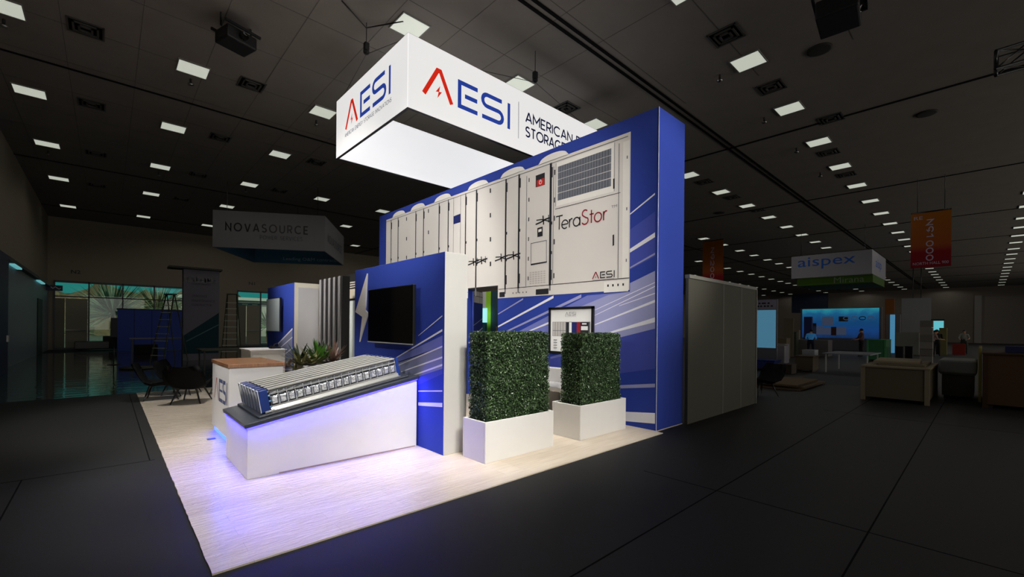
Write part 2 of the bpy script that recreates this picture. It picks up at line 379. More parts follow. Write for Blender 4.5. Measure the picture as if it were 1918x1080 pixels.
# joints in the concrete
mb = MB()
for y, xa, xb in ((0.62, 1.0, 30), (1.80, 1.4, 16), (-3.2, 0, 30)): mb.box(xa, xb, y-0.006, y+0.006, 0.0, 0.0012)
for x, ya, yb in ((4.45, -5, 2.6), (10.6, -5, 2.2)): mb.box(x-0.006, x+0.006, ya, yb, 0.0, 0.0012)
for x, ya, yb in ((-0.63, 4.2, 6.65),): mb.box(x-0.006, x+0.006, ya, yb, 0.0, 0.0012)
mb.box(-2.6, 0.42, 6.645, 6.657, 0, 0.0012)
mb.box(0.37, 0.382, 6.65, 13.2, 0, 0.0012)
struct(mb.build('trim_1', SEAM), 'thin dark joints in the concrete floor', 'floor joint')
# faint tile seams + reveals in the ceiling
mb = MB()
for y in (6.02, 6.2, 15.66, 25.0, 34.4): mb.box(X0, X1, y-0.035, y+0.035, CH-0.02, CH-0.001)
for x in (16.1, 25.3, 34.5, 43.7, 53, 62, 71, 80): mb.box(x-0.04, x+0.04, Y0, Y1, CH-0.02, CH-0.001)
struct(mb.build('trim_2', CEILD), 'dark reveal lines across the ceiling', 'ceiling reveal')
TILE = mat('tile_seam', '#5d5852', 0.9)
mb = MB()
for k in range(-2, 9): mb.box(X0+0.62+k*1.26, X0+0.632+k*1.26, -2, 30, CH-0.004, CH-0.001)
for k in range(0, 16): mb.box(X0, 12, 2.0+k*1.9, 2.012+k*1.9, CH-0.004, CH-0.001)
struct(mb.build('trim_3', TILE), 'thin seams between the ceiling tiles', 'ceiling seam')

# back wall (y = 38) with two glazed openings, plain walls elsewhere
def wall_back():
    mb = MB(); T = 0.3
    ops = [(-2.36, 3.86, 4.2), (7.14, 9.55, 4.2)]
    xs = X0-0.3
    for a, b, h in ops:
        mb.box(xs, a, Y1, Y1+T, 0, CH); mb.box(a, b, Y1, Y1+T, h, CH); xs = b
    mb.box(xs, X1+0.3, Y1, Y1+T, 0, CH)
    struct(mb.build('wall_back', WALL), 'beige back wall of the hall with glazed door bays', 'wall')
wall_back()
mb = MB(); mb.box(X0-0.3, X0, Y0, Y1, 0, CH); struct(mb.build('wall_left', WALL), 'beige side wall on the left of the hall', 'wall')
mb = MB(); mb.box(X1, X1+0.3, Y0, Y1, 0, CH); struct(mb.build('wall_far', mat('far_wall_paint', '#6f675e', 0.9)), 'plain far end wall of the hall', 'wall')
mb = MB(); mb.box(X0-0.3, X1+0.3, Y0-0.3, Y0, 0, CH); struct(mb.build('wall_front', WALL), 'hall wall behind the photographer', 'wall')
# left wall: lower cladding, ledge with strip light, recessed door, dark blue portal
CLAD = mat('left_wall_cladding', '#6f7880', 0.45, noise=(0.4, '#656d75'))
mb = MB(); mb.box(X0, X0+0.05, 21.5, 37.95, 0, 3.75); struct(mb.build('trim_4', CLAD), 'smooth grey cladding along the lower left wall', 'wall cladding')
mb = MB(); mb.box(X0+0.05, X0+0.22, 21.5, 37.95, 3.72, 3.84); struct(mb.build('trim_5', mat('ledge_dark', '#33343a', 0.5)), 'dark ledge above the left wall cladding', 'wall ledge')
STRIPL = mat('ledge_light', '#9fe0e8', emit=(0.12, 0.42, 0.45), strength=0.8)
for i, (a, b, l) in enumerate(((23.6, 25.4, 'nearer teal strip light under the left wall ledge'), (31.6, 34.0, 'farther teal strip light under the left wall ledge'))):
    mb = MB(); mb.box(X0+0.07, X0+0.2, a, b, 3.66, 3.72); tag(mb.build('strip_light', STRIPL), l, 'light')
mb = MB(); mb.box(X0+0.05, X0+0.09, 32.3, 34.3, 0, 2.85); struct(mb.build('door_1', BLACKM), 'dark recessed door in the left wall', 'door')
PORTAL = mat('portal_navy', '#16213f', 0.5)
t = thing('exhibit_panel', 'dark navy panel standing against the left wall', 'panel', (X0+0.25, 18.9, 0))
mb = MB(); mb.box(X0+0.02, X0+0.32, 16.4, 21.2, 0.0, 3.75); mb.build('panel', PORTAL, t, 0.01)
mb = MB(); mb.box(X0+0.32, X0+0.36, 20.9, 21.1, 1.0, 1.2); mb.build('handle', ALU, t)
# fire exit sign and bay letters
t = thing('exit_sign', 'small dark navy sign beside the left glazed bay', 'sign', (-2.45, 37.9, 3.7))
mb = MB(); mb.box(-2.64, -2.42, 36.6, 36.66, 3.5, 3.82); mb.box(-2.55, -1.95, 36.9, 36.96, 3.5, 3.82); mb.build('plate', mat('navy_plate', '#1c1c46', 0.5), t)
mb = MB(); mb.stroke(((-2.5, 36.89, 3.55), (1, 0, 0), (0, 0, 1)), [(0.05, 0.18), (0.15, 0.08), (0.25, 0.18), (0.4, 0.05), (0.48, 0.12)], 0.03); mb.build('mark', WPAINT, t)
for txt, x, lab in (('N2', -1.66, 'small black bay letters above the left glazed bay'), ('N1', 7.86, 'small black bay letters above the right glazed bay')):
    mb = MB(); text_into(mb, txt, ((x, Y1-0.012, 4.66), (1, 0, 0), (0, 0, 1)), 0.42, 0.22, 0, 0.02)
    b2 = MB(); b2.v = list(mb.v)+[(v[0], v[1]+0.01, v[2]) for v in mb.v]; n = len(mb.v)
    b2.f = list(mb.f)+[tuple(reversed([i+n for i in f])) for f in mb.f]; b2.m = [0]*len(b2.f); b2.sm = [False]*len(b2.f)
    tag(b2.build('bay_letters', BLACK), lab, 'letters')

# glazed bays: frames, transom, panes, doors
def bay(name, x0, x1, mull, door, top=4.2, tz=3.24):
    t = thing(name, f'glazed bay in the back wall from the {"left corner" if x0 < 0 else "middle, part hidden by the booth"}', 'window', (x0, Y1, 0), kind='structure')
    mb = MB(); yA, yB = Y1-0.04, Y1+0.12; g = 0.07
    mb.box(x0, x1, yA, yB, top-0.12, top); mb.box(x0, x1, yA, yB, tz-g/2, tz+g/2); mb.box(x0, x1, yA, yB, 0, 0.12)
    for x in (x0, *mull, x1): mb.box(x-g/2, x+g/2, yA, yB, 0, top)
    mb.build('window_frame', FRAME, t)
    xs = [x0, *mull, x1]
    for a, b in zip(xs[:-1], xs[1:]):
        mb = MB(); mb.box(a+g/2, b-g/2, Y1+0.03, Y1+0.045, tz+g/2, top-0.12)
        if not (a <= door[0] < b): mb.box(a+g/2, b-g/2, Y1+0.03, Y1+0.045, 0.12, tz-g/2)
        mb.build('pane', GLASS, t)
    return t
bay('window_1', -2.36, 3.86, (-0.86, 0.72, 2.30), (-2.3, -0.9))
bay('window_2', 7.14, 9.55, (8.68,), (7.2, 8.6))
def hall_door(name, x0, xm, x1, lab, z1=3.12):
    t = thing(name, lab, 'door', (x0, Y1-0.03, 0), kind='structure')
    mb = MB(); mb.box(x0, xm-0.02, Y1, Y1+0.05, 0, z1); mb.build('door_leaf', mat('door_shade', '#6f6c5c', 0.6), t)
    mb = MB(); mb.box(xm+0.02, x1, Y1-0.03, Y1+0.03, 0, z1); mb.build('door_leaf', DOORM, t)
    mb = MB(); mb.tube([(xm+0.02, Y1-0.1, 1.18), (x1-0.05, Y1-0.1, 1.18)], 0.035); mb.box(xm+0.05, xm+0.12, Y1-0.1, Y1-0.03, 1.14, 1.22); mb.box(x1-0.15, x1-0.08, Y1-0.1, Y1-0.03, 1.14, 1.22)
    mb.build('push_bar', ALU, t)
hall_door('door_2', -2.32, -1.9, -0.92, 'tall beige double door in the left glazed bay')
hall_door('door_3', 7.2, 7.72, 8.62, 'tall beige double door in the right glazed bay')
# outside
mb = MB(); mb.box(-60, 120, Y1+0.35, 160, -0.32, -0.02); struct(mb.build('ground_outside', mat('desert_ground', '#4a4a3e', 0.9, noise=(0.8, '#4a5548'))), 'dry ground outside the windows', 'ground')
def ridge():
    random.seed(3); mb = MB(); n = 90; vs, fs = [], []
    for i in range(n+1):
        x = -40 + i*1.3
        h = 6.35 + .45*math.sin(i*0.63+1)+.4*math.sin(i*1.7)+random.uniform(-0.5, 0.5)
        for j, (dy, q) in enumerate(((0, 0), (3, 0.45), (5, 0.8), (6, 1.0), (12, 1.0))):
            vs.append((x+random.uniform(-.4, .4), 78+dy+random.uniform(-.8, .8), h*q*(random.uniform(.9, 1.1) if j else 1)))
    for i in range(n):
        for j in range(4):
            a = i*5+j; fs.append((a, a+5, a+6, a+1))
    mb.add(vs, fs); struct(mb.build('hills_outside', mat('rock', '#7d6a4a', 0.95, noise=(2.0, '#1c1812'), bump=(1.2, 1.0))), 'pale rocky ridge outside the windows', 'hill')
ridge()
t = thing('building', 'distant pale building with white balconies outside the left bay', 'building', (12, 70, 0))
mb = MB(); mb.box(6.9, 22, 70, 80, 0, 5.0); mb.build('wall', mat('pale_render', '#b7b2a6', 0.9), t)
mb = MB()
for k in range(9): mb.box(7.2+k*1.2, 7.7+k*1.2, 69.9, 70, 2.5, 4.6)
mb.build('window', mat('dark_glazing', '#4e6a70', 0.3), t)
mb = MB(); mb.box(6.5, 22.4, 69.4, 80.4, 5.0, 5.4); mb.build('roof', WPAINT, t)
YUC = leaf_mat('yucca_leaf', '#8aa088', '#39533f', 0.6, 3); YUC2 = leaf_mat('dry_palm_leaf', '#9a9068', '#5c5540', 0.7, 3)
def yucca(x, y, z, R, n, m, lab, seed):
    random.seed(seed); t = thing('yucca', lab, 'plant', (x, y, -0.02), 0, 'spiky plants outside the windows')
    mb = MB(); mb.tube([(x, y, -0.02), (x, y, z)], [0.16, 0.1], 8); mb.build('trunk', mat('yucca_trunk', '#5a4c38', 0.9), t)
    mb = MB()
    for k in range(n):
        a = random.uniform(0, 2*PI); e = math.asin(random.uniform(-0.35, 1)); L = R*random.uniform(.75, 1.05); wd = 0.045
        d = Vector((math.cos(a)*math.cos(e), math.sin(a)*math.cos(e), math.sin(e))); sd = d.cross(Vector((0, 0, 1))).normalized()*wd
        c = Vector((x, y, z)); e2 = c+d*L-Vector((0, 0, 0.12*L*random.random())); md = c+d*L*0.5
        mb.add([c-sd*.6, md-sd, e2, md+sd, c+sd*.6, md+Vector((0, 0, .03))], [(0, 1, 5), (1, 2, 5), (2, 3, 5), (3, 4, 5)])
    tag(mb.build('foliage', m, t), kind=None)
yucca(0.3, 46.0, 2.3, 3.6, 320, YUC, 'large grey-green spiky yucca outside the second pane', 1)
yucca(3.5, 53.6, 2.6, 3.8, 300, YUC2, 'dry tan spiky palm outside the third pane', 2)
yucca(5.75, 45.6, 2.0, 1.75, 190, leaf_mat('green_yucca', '#4f9a45', '#2b5f2a', 0.6, 3), 'bright green spiky plant outside the last pane of the left bay', 4)
yucca(-1.9, 51.7, 1.0, 1.8, 140, YUC, 'low grey spiky plant outside near the left door', 5)
yucca(11.0, 45.5, 1.5, 2.2, 170, MATS['green_yucca'], 'green spiky plant outside the right glazed bay', 6)

# ceiling lights
LX = [-1.62, 1.53, 4.69, 7.89, 11.17, 14.40, 17.67, 20.90, 24.17, 27.5, 30.8, 34.1, 37.5, 40.7, 44.1, 47.4, 50.9, 54.3, 57.7, 61.2, 64.8, 68.1, 71.6, 75.4, 79.9, 84.2, 88.9]
LY = [-1.45, 3.87, 8.37, 13.50, 17.95, 22.75, 27.8, 34.0]
GROUPL = 'square troffers in the hall ceiling'
def project(p):
    d = Vector(p)-Vector((0, 0, CAM_H)); z = d.dot(_f)
    return (959+FPX*d.dot(_r)/z, CYPX-FPX*d.dot(_u)/z) if z > 0.2 else (-9999, 0)
def hidden(px, py):
    return (628 < px < 1110 and py > 190 and py < 330 + (px-628)*0.25 and py > 63 + abs(px-763)*0.55) or (715 < px < 1285 and py > 400-(px-715)*0.385) or (1290 < px < 1415 and py > 515+(px-1290)*0.2) or (398 < px < 640 and 408 < py < 470)
proto_l = None; nlamp = 0
def make_troffer(x, y):
    t = thing('ceiling_light', '', 'ceiling light', (x, y, CH), 0, GROUPL)
    mb = MB(); a = 0.305
    mb.box(x-a-.02, x+a+.02, y-a-.02, y-a, CH-.03, CH); mb.box(x-a-.02, x+a+.02, y+a, y+a+.02, CH-.03, CH); mb.box(x-a-.02, x-a, y-a, y+a, CH-.03, CH); mb.box(x+a, x+a+.02, y-a, y+a, CH-.03, CH)
    mb.build('frame', mat('troffer_frame', '#8a8a84', 0.6), t)
    mb = MB(); mb.box(x-a, x+a, y-a, y+a, CH-.022, CH-.002); mb.build('diffuser', DIFF, t)
    return t
NR = ['of the first row', 'of the second row', 'of the third row', 'of the fourth row', 'of the fifth row', 'of the sixth row', 'of the seventh row', 'of the row by the back wall']
def ordinal(n):
    n = int(n)
    return f"{n}{'th' if 10 <= n % 100 <= 20 else {1:'st',2:'nd',3:'rd'}.get(n % 10, 'th')}"
for j, y in enumerate(LY):
    cnt = 0
    for i, x in enumerate(LX):
        yy = y + (0.33 if j == 4 and x > 20 else 0) + (0.75 if j == 5 and x > 20 else 0)
        px, py = project((x, yy, CH))
        lit = (i % 3 == 1 and j % 2 == 0) or (i % 3 == 2 and j % 2 == 1)
        vis = -25 < px < 1945 and -25 < py < 600 and not hidden(px, py)
        if vis:
            cnt += 1; nlamp += 1
            if proto_l is None: o = proto_l = make_troffer(x, yy)
            else: o = copy_tree(proto_l); o.location = (x, yy, CH)
            o['label'] = f"square ceiling light, {ordinal(cnt)} from the near end {NR[j]}"
        if lit:
            l = lamp('troffer_glow', 'SPOT', (x, yy, CH-0.08), 36, (1, 0.96, 0.88), (x, yy, 0), 0.0, 172, 0.3)
# vents
VP = [(-0.39, 13.3), (2.77, 13.3), (-0.38, 17.75), (-0.36, 22.74), (2.78, 17.8), (2.81, 22.85), (9.84, 3.87), (12.8, 3.87), (19.0, 3.85), (22.2, 3.9), (9.75, 8.32), (18.98, 8.3), (22.15, 8.33), (-0.4, 27.9), (2.73, 27.85), (16.0, 3.2), (25.5, 8.3), (5.95, 17.8), (5.95, 22.8)]
vp = None
for i, (x, y) in enumerate(VP):
    if vp is None:
        vp = thing('ceiling_vent', '', 'ceiling vent', (x, y, CH), 0, 'square air diffusers in the ceiling')
        mb = MB()
        for a in (0.30, 0.21, 0.12):
            for s_ in ((-a, a, -a, -a+.035), (-a, a, a-.035, a), (-a, -a+.035, -a, a), (a-.035, a, -a, a)):
                mb.box(x+s_[0], x+s_[1], y+s_[2], y+s_[3], CH-0.02-(0.3-a)*0.15, CH-0.001)
        mb.build('louvre', VENT, vp)
        mb = MB(); mb.box(x-.3, x+.3, y-.3, y+.3, CH-.006, CH-.001); mb.build('backing', CEILD, vp); o = vp
    else:
        o = copy_tree(vp); o.location = (x, y, CH)
    near = min(range(len(LX)*len(LY)), key=lambda q: (LX[q % len(LX)]-x)**2+(LY[q//len(LX)]-y)**2)
    o['label'] = f"square air vent beside ceiling light {near % len(LX)+1} {NR[near//len(LX)]}"
SPK = [(1.55, 14.1), (-1.65, 14.1), (4.74, 14.2), (11.26, 4.57), (14.5, 4.56), (17.74, 4.54), (21.2, 4.58), (-1.66, 23.66), (1.54, 23.66), (4.72, 23.6)]
sp = None
for x, y in SPK:
    if sp is None:
        sp = thing('sprinkler', '', 'sprinkler', (x, y, CH), 0, 'sprinkler heads in the ceiling')
        mb = MB(); mb.tube([(x, y, CH), (x, y, CH-.14)], 0.025, 8); mb.build('pipe', BLACKM, sp)
        mb = MB(); mb.lathe(x, y, [(0.02, CH-.12), (0.07, CH-.14), (0.07, CH-.155), (0.015, CH-.19)], 12); mb.build('head', mat('steel', '#9a9a96', 0.3, 1.0), sp); o = sp
    else: o = copy_tree(sp); o.location = (x, y, CH)
    near = min(range(len(LX)*len(LY)), key=lambda q: (LX[q % len(LX)]-x)**2+(LY[q//len(LX)]-y)**2)
    o['label'] = f"sprinkler head beside ceiling light {near % len(LX)+1} {NR[near//len(LX)]}"
SPKR = mat('speaker_grille', '#26261f', 0.8)
for x, y, lab in ((11.86, 2.6, 'round dark speaker in the ceiling, nearer of two by the right truss'), (24.6, 9.9, 'round dark speaker in the ceiling beyond the booth tower'), (17.6, 1.2, 'round dark speaker in the ceiling, farther of two by the right truss')):
    mb = MB(); mb.lathe(x, y, [(0.24, CH-.001), (0.24, CH-.03), (0.2, CH-.035)], 24); tag(mb.build('ceiling_speaker', SPKR), lab, 'ceiling speaker', 'round ceiling speakers')

# hung black devices, truss
def projector(x, y, z, rz, lab, s=1.0):
    t = thing('hung_projector', lab, 'projector', (x, y, z), rz)
    c, sn = math.cos(rz), math.sin(rz); ex, ey = Vector((c, sn, 0)), Vector((-sn, c, 0)); o = Vector((x, y, z))
    mb = MB(); mb.obox(o-ex*.3*s-ey*.25*s, ex*.6*s, ey*.5*s, (0, 0, .26*s)); mb.build('body', BLACKM, t, 0.03)
    mb = MB(); mb.tube([o-ey*.25*s+Vector((0, 0, .13*s)), o-ey*.33*s+Vector((0, 0, .13*s))], .08*s, 14); mb.build('lens', SCREEN, t)
    mb = MB(); mb.obox(o-ex*.35*s-ey*.3*s+Vector((0, 0, .26*s)), ex*.7*s, ey*.04, (0, 0, .05)); mb.obox(o-ex*.35*s+ey*.26*s+Vector((0, 0, .26*s)), ex*.7*s, ey*.04, (0, 0, .05))
    for a in (-.3, .3): mb.tube([o+ex*a*s+Vector((0, 0, .28*s)), Vector((o.x+ex.x*a*s, o.y+ex.y*a*s, CH-.005))], .02, 6)
    mb.build('bracket', BLACKM, t)
projector(1.95, 10.75, 7.45, 0.3, 'black projector hung from the ceiling left of the hanging sign')
projector(9.75, 1.85, 7.2, 0.1, 'black projector hung from the ceiling at the top right', 1.25)
def truss():
    t = thing('lighting_truss', 'black box truss hung at the right edge of the picture', 'truss', (13.2, -0.12, 6.95))
    x, z, h, wd = 13.1, 6.9, 0.36, 0.36; yA, yB = -0.12, -5.0
    for a, b in ((0, 0), (wd, 0), (0, h), (wd, h)):
        mb = MB(); mb.tube([(x+a, yA, z+b), (x+a, yB, z+b)], 0.028, 8); mb.build('chord', BLACK, t)
    mb = MB(); n = 11
    for k in range(n):
        y0 = yA-k*0.44; y1 = y0-0.44
        for a in (0, wd):
            p, q = ((x+a, y0, z), (x+a, y1, z+h)) if k % 2 == 0 else ((x+a, y0, z+h), (x+a, y1, z)); mb.tube([p, q], 0.016, 6)
        for b in (0, h):
            p, q = ((x, y0, z+b), (x+wd, y1, z+b)) if k % 2 == 0 else ((x+wd, y0, z+b), (x, y1, z+b)); mb.tube([p, q], 0.014, 6)
    mb.build('lacing', BLACK, t)
    mb = MB()
    for p, q in (((x, yA, z), (x+wd, yA, z)), ((x+wd, yA, z), (x+wd, yA, z+h)), ((x+wd, yA, z+h), (x, yA, z+h)), ((x, yA, z+h), (x, yA, z))): mb.tube([p, q], 0.034, 6)
    mb.build('end_frame', BLACK, t)
    mb = MB(); mb.tube([(x+.18, -2.5, z+h), (x+.18, -2.5, CH)], 0.012, 6); mb.build('cable', BLACK, t)
truss()

# ================================================================== THE BOOTH
PZ = 0.012
BX0, BX1, BY0, BY1 = 0.50, 7.14, 3.335, 13.31
mb = MB()
FX = 3.42
pts = [(FX, BY0, 0), (6.25, BY0, 0), (6.25, 3.46, 0), (7.14, 3.46, 0), (7.14, BY1, 0), (FX, BY1, 0)]
mb.extrude(pts, (0, 0, PZ)); struct(mb.build('floor_booth', PLANK), 'pale wood-plank vinyl booth floor right of the low blue wall', 'floor')
def film_edge():
    random.seed(12); mb = MB(); n = 130
    L_e = [(BX0+random.uniform(-.003, .004), BY0+(BY1-BY0)*i/n, 0) for i in range(n+1)]
    mb.extrude([(FX, BY0, 0), (FX, BY1, 0)] + L_e[::-1], (0, 0, PZ))
    return mb
struct(film_edge().build('floor_filmed', PLANKF), 'plank booth floor under clear wrinkled protective film at the left', 'floor')
mb = MB(); mb.box(X0, 11, BY1+0.02, 33.5, 0, 0.004); struct(mb.build('floor_neighbour', FILMD), 'dark floor of the next booth under shiny plastic sheet', 'floor')

# ---- the tall tower wall
TX, TY, TT, TH = 6.284, 3.467, 0.86, 5.06
T_END = 13.0
DY0, DY1, DZ = 7.256, 8.34, 2.52
tw = thing('booth_tower', 'tall deep blue booth tower printed with a white battery container', 'exhibit wall', (TX, TY, PZ), kind='thing')
mb = MB()
for a, b, z0, z1 in ((TY, DY0, PZ, TH), (DY0, DY1, DZ, TH), (DY1, T_END, PZ, TH)): mb.box(TX, TX+.11, a, b, z0, z1)
mb.box(TX+.11, TX+TT, TY, TY+.1, PZ, TH); mb.box(TX+TT-.06, TX+TT, TY+.1, 6.6, PZ, TH); mb.box(TX+.11, TX+TT, TY+.1, 6.6, TH-.06, TH)
mb.build('tower_body', BLUE, tw)
mb = MB(); mb.box(TX-0.004, TX+0.002, TY-0.004, TY+0.003, PZ, TH); mb.build('corner_trim', PWHITE, tw)
mb = MB()
for s_ in ((TX, TX+.05, DY0, DY0+.03, PZ, DZ), (TX, TX+.05, DY0, DY1, DZ-.03, DZ)): mb.box(*s_)
mb.build('door_frame', BLACKM, tw)
# printed artwork, drawn in wall coordinates (y, z) from the picture of the wall
def Wp(px, py, l=1): p = on(px, py, 'x', TX); return (TX-0.0012*l, p.y, p.z)
def Wyz(y, z, l=1): return (TX-0.0012*l, y, z)
GM = [BLUE, BLUE2, PERI, PALE, PALE2, PWHITE, PGREY, PGREY2, PGREY3, PLINE, PMID, PMESH, RED, DRED, NAVY]
I_ = {m.name: i for i, m in enumerate(GM)}
g = MB()
def gq(pts, m, l=1): g.poly([Wp(x, y, l) for x, y in pts], m)
# streaks: (left end, right end, thickness left px, thickness right px, material, layer)
def streak(a, b, ta, tb, m, l): gq([(a[0], a[1]), (b[0], b[1]), (b[0], b[1]+tb), (a[0], a[1]+ta)], m, l)
gq([(1180, 430), (1227, 396), (1227, 437), (1180, 467)], 1, 1)
gq([(1180, 472), (1227, 445), (1227, 480), (1180, 505)], 1, 1)
gq([(934, 640), (1100, 553), (1180, 546), (1180, 530), (1227, 507), (1227, 600), (1020, 664), (934, 690)], 2, 1)
gq([(1085, 575), (1140, 552), (1180, 546), (1180, 530), (1227, 507), (1227, 615), (1160, 632), (1060, 664)], 3, 2)
gq([(934, 700), (1060, 664), (1160, 632), (1227, 615), (1227, 690), (934, 730)], 1, 1)
streak((1180, 400), (1227, 361), 2.5, 3.5, 5, 3); streak((1180, 466), (1227, 435), 7, 9, 5, 3); streak((1180, 500), (1227, 473), 3, 4, 3, 3)
streak((933, 610), (1037, 553), 3, 5, 5, 3); streak((933, 587), (980, 558), 2, 3, 3, 3); streak((949, 619), (1089, 551), 3, 6, 3, 3)
streak((991, 619), (1029, 602), 2, 4, 5, 3); streak((1114, 607), (1227, 561), 2, 5, 5, 3); streak((1140, 622), (1227, 594), 3, 9, 5, 3)
streak((1114, 590), (1227, 535), 1, 2, 5, 3); streak((1114, 580), (1227, 528), 1, 1.5, 5, 3); streak((1160, 572), (1227, 548), 1, 2, 5, 3)
streak((1031, 668), (1060, 660), 4, 5, 2, 3)
streak((934, 731), (1227, 718), 3, 7, 3, 3); streak((934, 760), (1227, 773), 8, 20, 5, 3)
# left of the doorway
streak((878, 640), (905, 626), 3, 3, 5, 3)
# --- container picture
zT0, zT1 = 4.87, 4.83; yL, yR = 12.53, 3.965
def topz(y): return zT1+(zT0-zT1)*(y-yR)/(yL-yR)
zB = 2.235
def cbody(y0, y1, zb): g.poly([Wyz(y0, zb, 4), Wyz(y0, topz(y0), 4), Wyz(y1, topz(y1), 4), Wyz(y1, zb, 4)], 6)
cbody(yR, DY0, zB); cbody(DY0, DY1, DZ); cbody(DY1, yL, zB+0.05)
for px, py in ((747, 401.6), (782.5, 387.4), (829, 372), (895, 349), (959.7, 324.4), (1036, 297)):
    yc = on(px, py, 'x', TX).y; zc = topz(yc)-0.01
    g.poly([Wyz(yc+0.40, zc, 4)]+[Wyz(yc+0.36*math.cos(a), zc+0.14*math.sin(a)**0.7, 4) for a in [PI*k/14 for k in range(1, 14)]]+[Wyz(yc-0.40, zc, 4)], 7)
def vl(px, wd, z0=2.42, z1=None, m=9, l=6, py=400):
    y = on(px, py, 'x', TX).y; z1 = z1 or topz(y)-0.05
    if DY0-0.02 < y < DY1 and z0 < DZ: z0 = DZ
    g.poly([Wyz(y-wd/2, z0, l), Wyz(y-wd/2, z1, l), Wyz(y+wd/2, z1, l), Wyz(y+wd/2, z0, l)], m)
    return y
def rect(y0, y1, z0, z1, m, l): g.poly([Wyz(y0, z0, l), Wyz(y0, z1, l), Wyz(y1, z1, l), Wyz(y1, z0, l)], m)
for px in (733.3, 746.3, 779.3, 793.8, 822.8, 840, 872.5, 892.7, 947.8, 972.3, 1031.5):
    y = vl(px, 0.028 + 0.018*(px > 880)+0.012*(px > 1000))
    rect(y-0.02, y+0.02, 2.32, topz(y)-.1, 10, 5)
    for z, hh in ((topz(y)-0.24, 0.2), (3.62, 0.06), (3.05, 0.06), (2.62, 0.2)):
        if not (DY0 < y < DY1 and z < 2.7): rect(y-0.05, y+0.012, z-hh/2, z+hh/2, 9, 7)
for px in (850, 863): vl(px, 0.012, m=10)
for px in (986.5, 1036.8, 1159): vl(px, 0.014, 2.44, 4.70, m=10)
yv = on(991, 400, 'x', TX).y
for z in (2.6, 3.0, 3.4, 3.8, 4.2, 4.6): rect(yv-.012, yv+.012, z-.04, z+.04, 9, 7)
yv = on(1039, 400, 'x', TX).y
for z in (2.6, 3.25, 3.7, 4.05, 4.58): rect(yv-.014, yv+.014, z-.05, z+.05, 9, 7)
# roof and base lines
for y0, y1 in ((yR+0.05, DY0), (DY0, DY1), (DY1, yL)): g.poly([Wyz(y0, topz(y0)-.07, 6), Wyz(y0, topz(y0)-.055, 6), Wyz(y1, topz(y1)-.055, 6), Wyz(y1, topz(y1)-.07, 6)], 10)
rect(yR, DY0-.02, 2.425, 2.437, 9, 6); rect(DY1, yL, 2.42, 2.43, 9, 6)
rect(yR+.02, yR+.5, zB-.02, 2.40, 7, 5); rect(yR+.02, yR+.14, 2.44, 4.70, 7, 5)
for k in range(4): rect(yR+.10+k*.1, yR+.13+k*.1, 2.31, 2.35, 9, 7)
for k in range(3): rect(yR+.05, yR+.07, 2.7+k*.85, 2.75+k*.85, 10, 7)
y0 = on(1004, 550, 'x', TX).y; y1 = on(1028, 550, 'x', TX).y; rect(min(y0, y1), max(y0, y1), zB+.02, zB+.13, 9, 7)
y0 = on(936, 550, 'x', TX).y; y1 = on(946, 550, 'x', TX).y; rect(min(y0, y1), max(y0, y1), zB+.02, zB+.13, 9, 7)
for k in range(5): rect(6.35+k*.1, 6.38+k*.1, 2.31, 2.34, 10, 7)
# pinholes, blue plate, stop switch, keypad, hatch, vents
for px, py in ((919, 357), (919, 403), (919, 448), (919, 494), (762, 410), (762, 447), (762, 482), (803, 395), (803, 435)):
    p = on(px, py, 'x', TX); rect(p.y-.02, p.y+.02, p.z-.05, p.z+.05, 9, 7)
gq([(850, 405), (863, 400), (863, 416), (850, 420)], 14, 7)
gq([(1004, 329), (1021, 323), (1021, 346), (1004, 351)], 9, 7); gq([(1006, 338), (1020, 333), (1020, 346), (1006, 350)], 12, 8)
p = on(1013, 341, 'x', TX); pl = ((TX-.0012*9, p.y, p.z), (0, -1, 0), (0, 0, 1)); g.stroke(pl, arc(0, 0, .035, .04, 60, 400, 10), 0.012, 5); g.stroke(pl, [(0, 0), (0, .05)], 0.012, 5)
gq([(1007, 427), (1017, 424), (1017, 442), (1007, 444)], 9, 7); gq([(1009, 430), (1015, 428), (1015, 433), (1009, 435)], 7, 8)
def outline(pts, wd, m, l): g.stroke(((TX-.0012*l, 0, 0), (0, 1, 0), (0, 0, 1)), [(on(x, y, 'x', TX).y, on(x, y, 'x', TX).z) for x, y in pts], wd, m, True)
outline([(995, 456), (1024, 450), (1024, 490), (995, 496)], 0.014, 10, 7)
gq([(995, 494), (1025, 489), (1025, 491.5), (995, 497)], 9, 8)
for r_ in range(6):
    a = on(992, 511+r_*4, 'x', TX); b = on(1023, 507+r_*4, 'x', TX)
    for k in range(6):
        ya = a.y+(b.y-a.y)*(k+.1)/6; yb = a.y+(b.y-a.y)*(k+.8)/6; rect(min(ya, yb), max(ya, yb), a.z-.012, a.z+.012, 8, 7)
# big door: louvre, frame, handles
ly0, ly1, lz0, lz1 = 4.338, 5.541, 4.02, 4.665
rect(ly0-.07, ly1+.05, lz0-.1, lz1+.08, 7, 6); rect(ly0, ly1, lz0, lz1, 11, 7)
for k in range(1, 5): rect(ly0, ly1, lz0+(lz1-lz0)*k/5+.012*(k/5), lz0+(lz1-lz0)*k/5+.016, 6, 8)
for k in range(1, 40): yy = ly0+(ly1-ly0)*k/40; rect(yy-.004, yy+.004, lz0, lz1, 10 if k % 2 else 9, 8)
for a_ in ((ly0-.07, ly0-.06), (ly1+.04, ly1+.05)): rect(a_[0], a_[1], lz0-.1, lz1+.08, 10, 8)
rect(4.15, 5.60, 3.865, 3.875, 9, 8)
gq([(1149, 335), (1152, 334), (1152, 353), (1149, 354)], 9, 9); gq([(1148, 440), (1151, 439), (1151, 459), (1148, 461)], 9, 9)
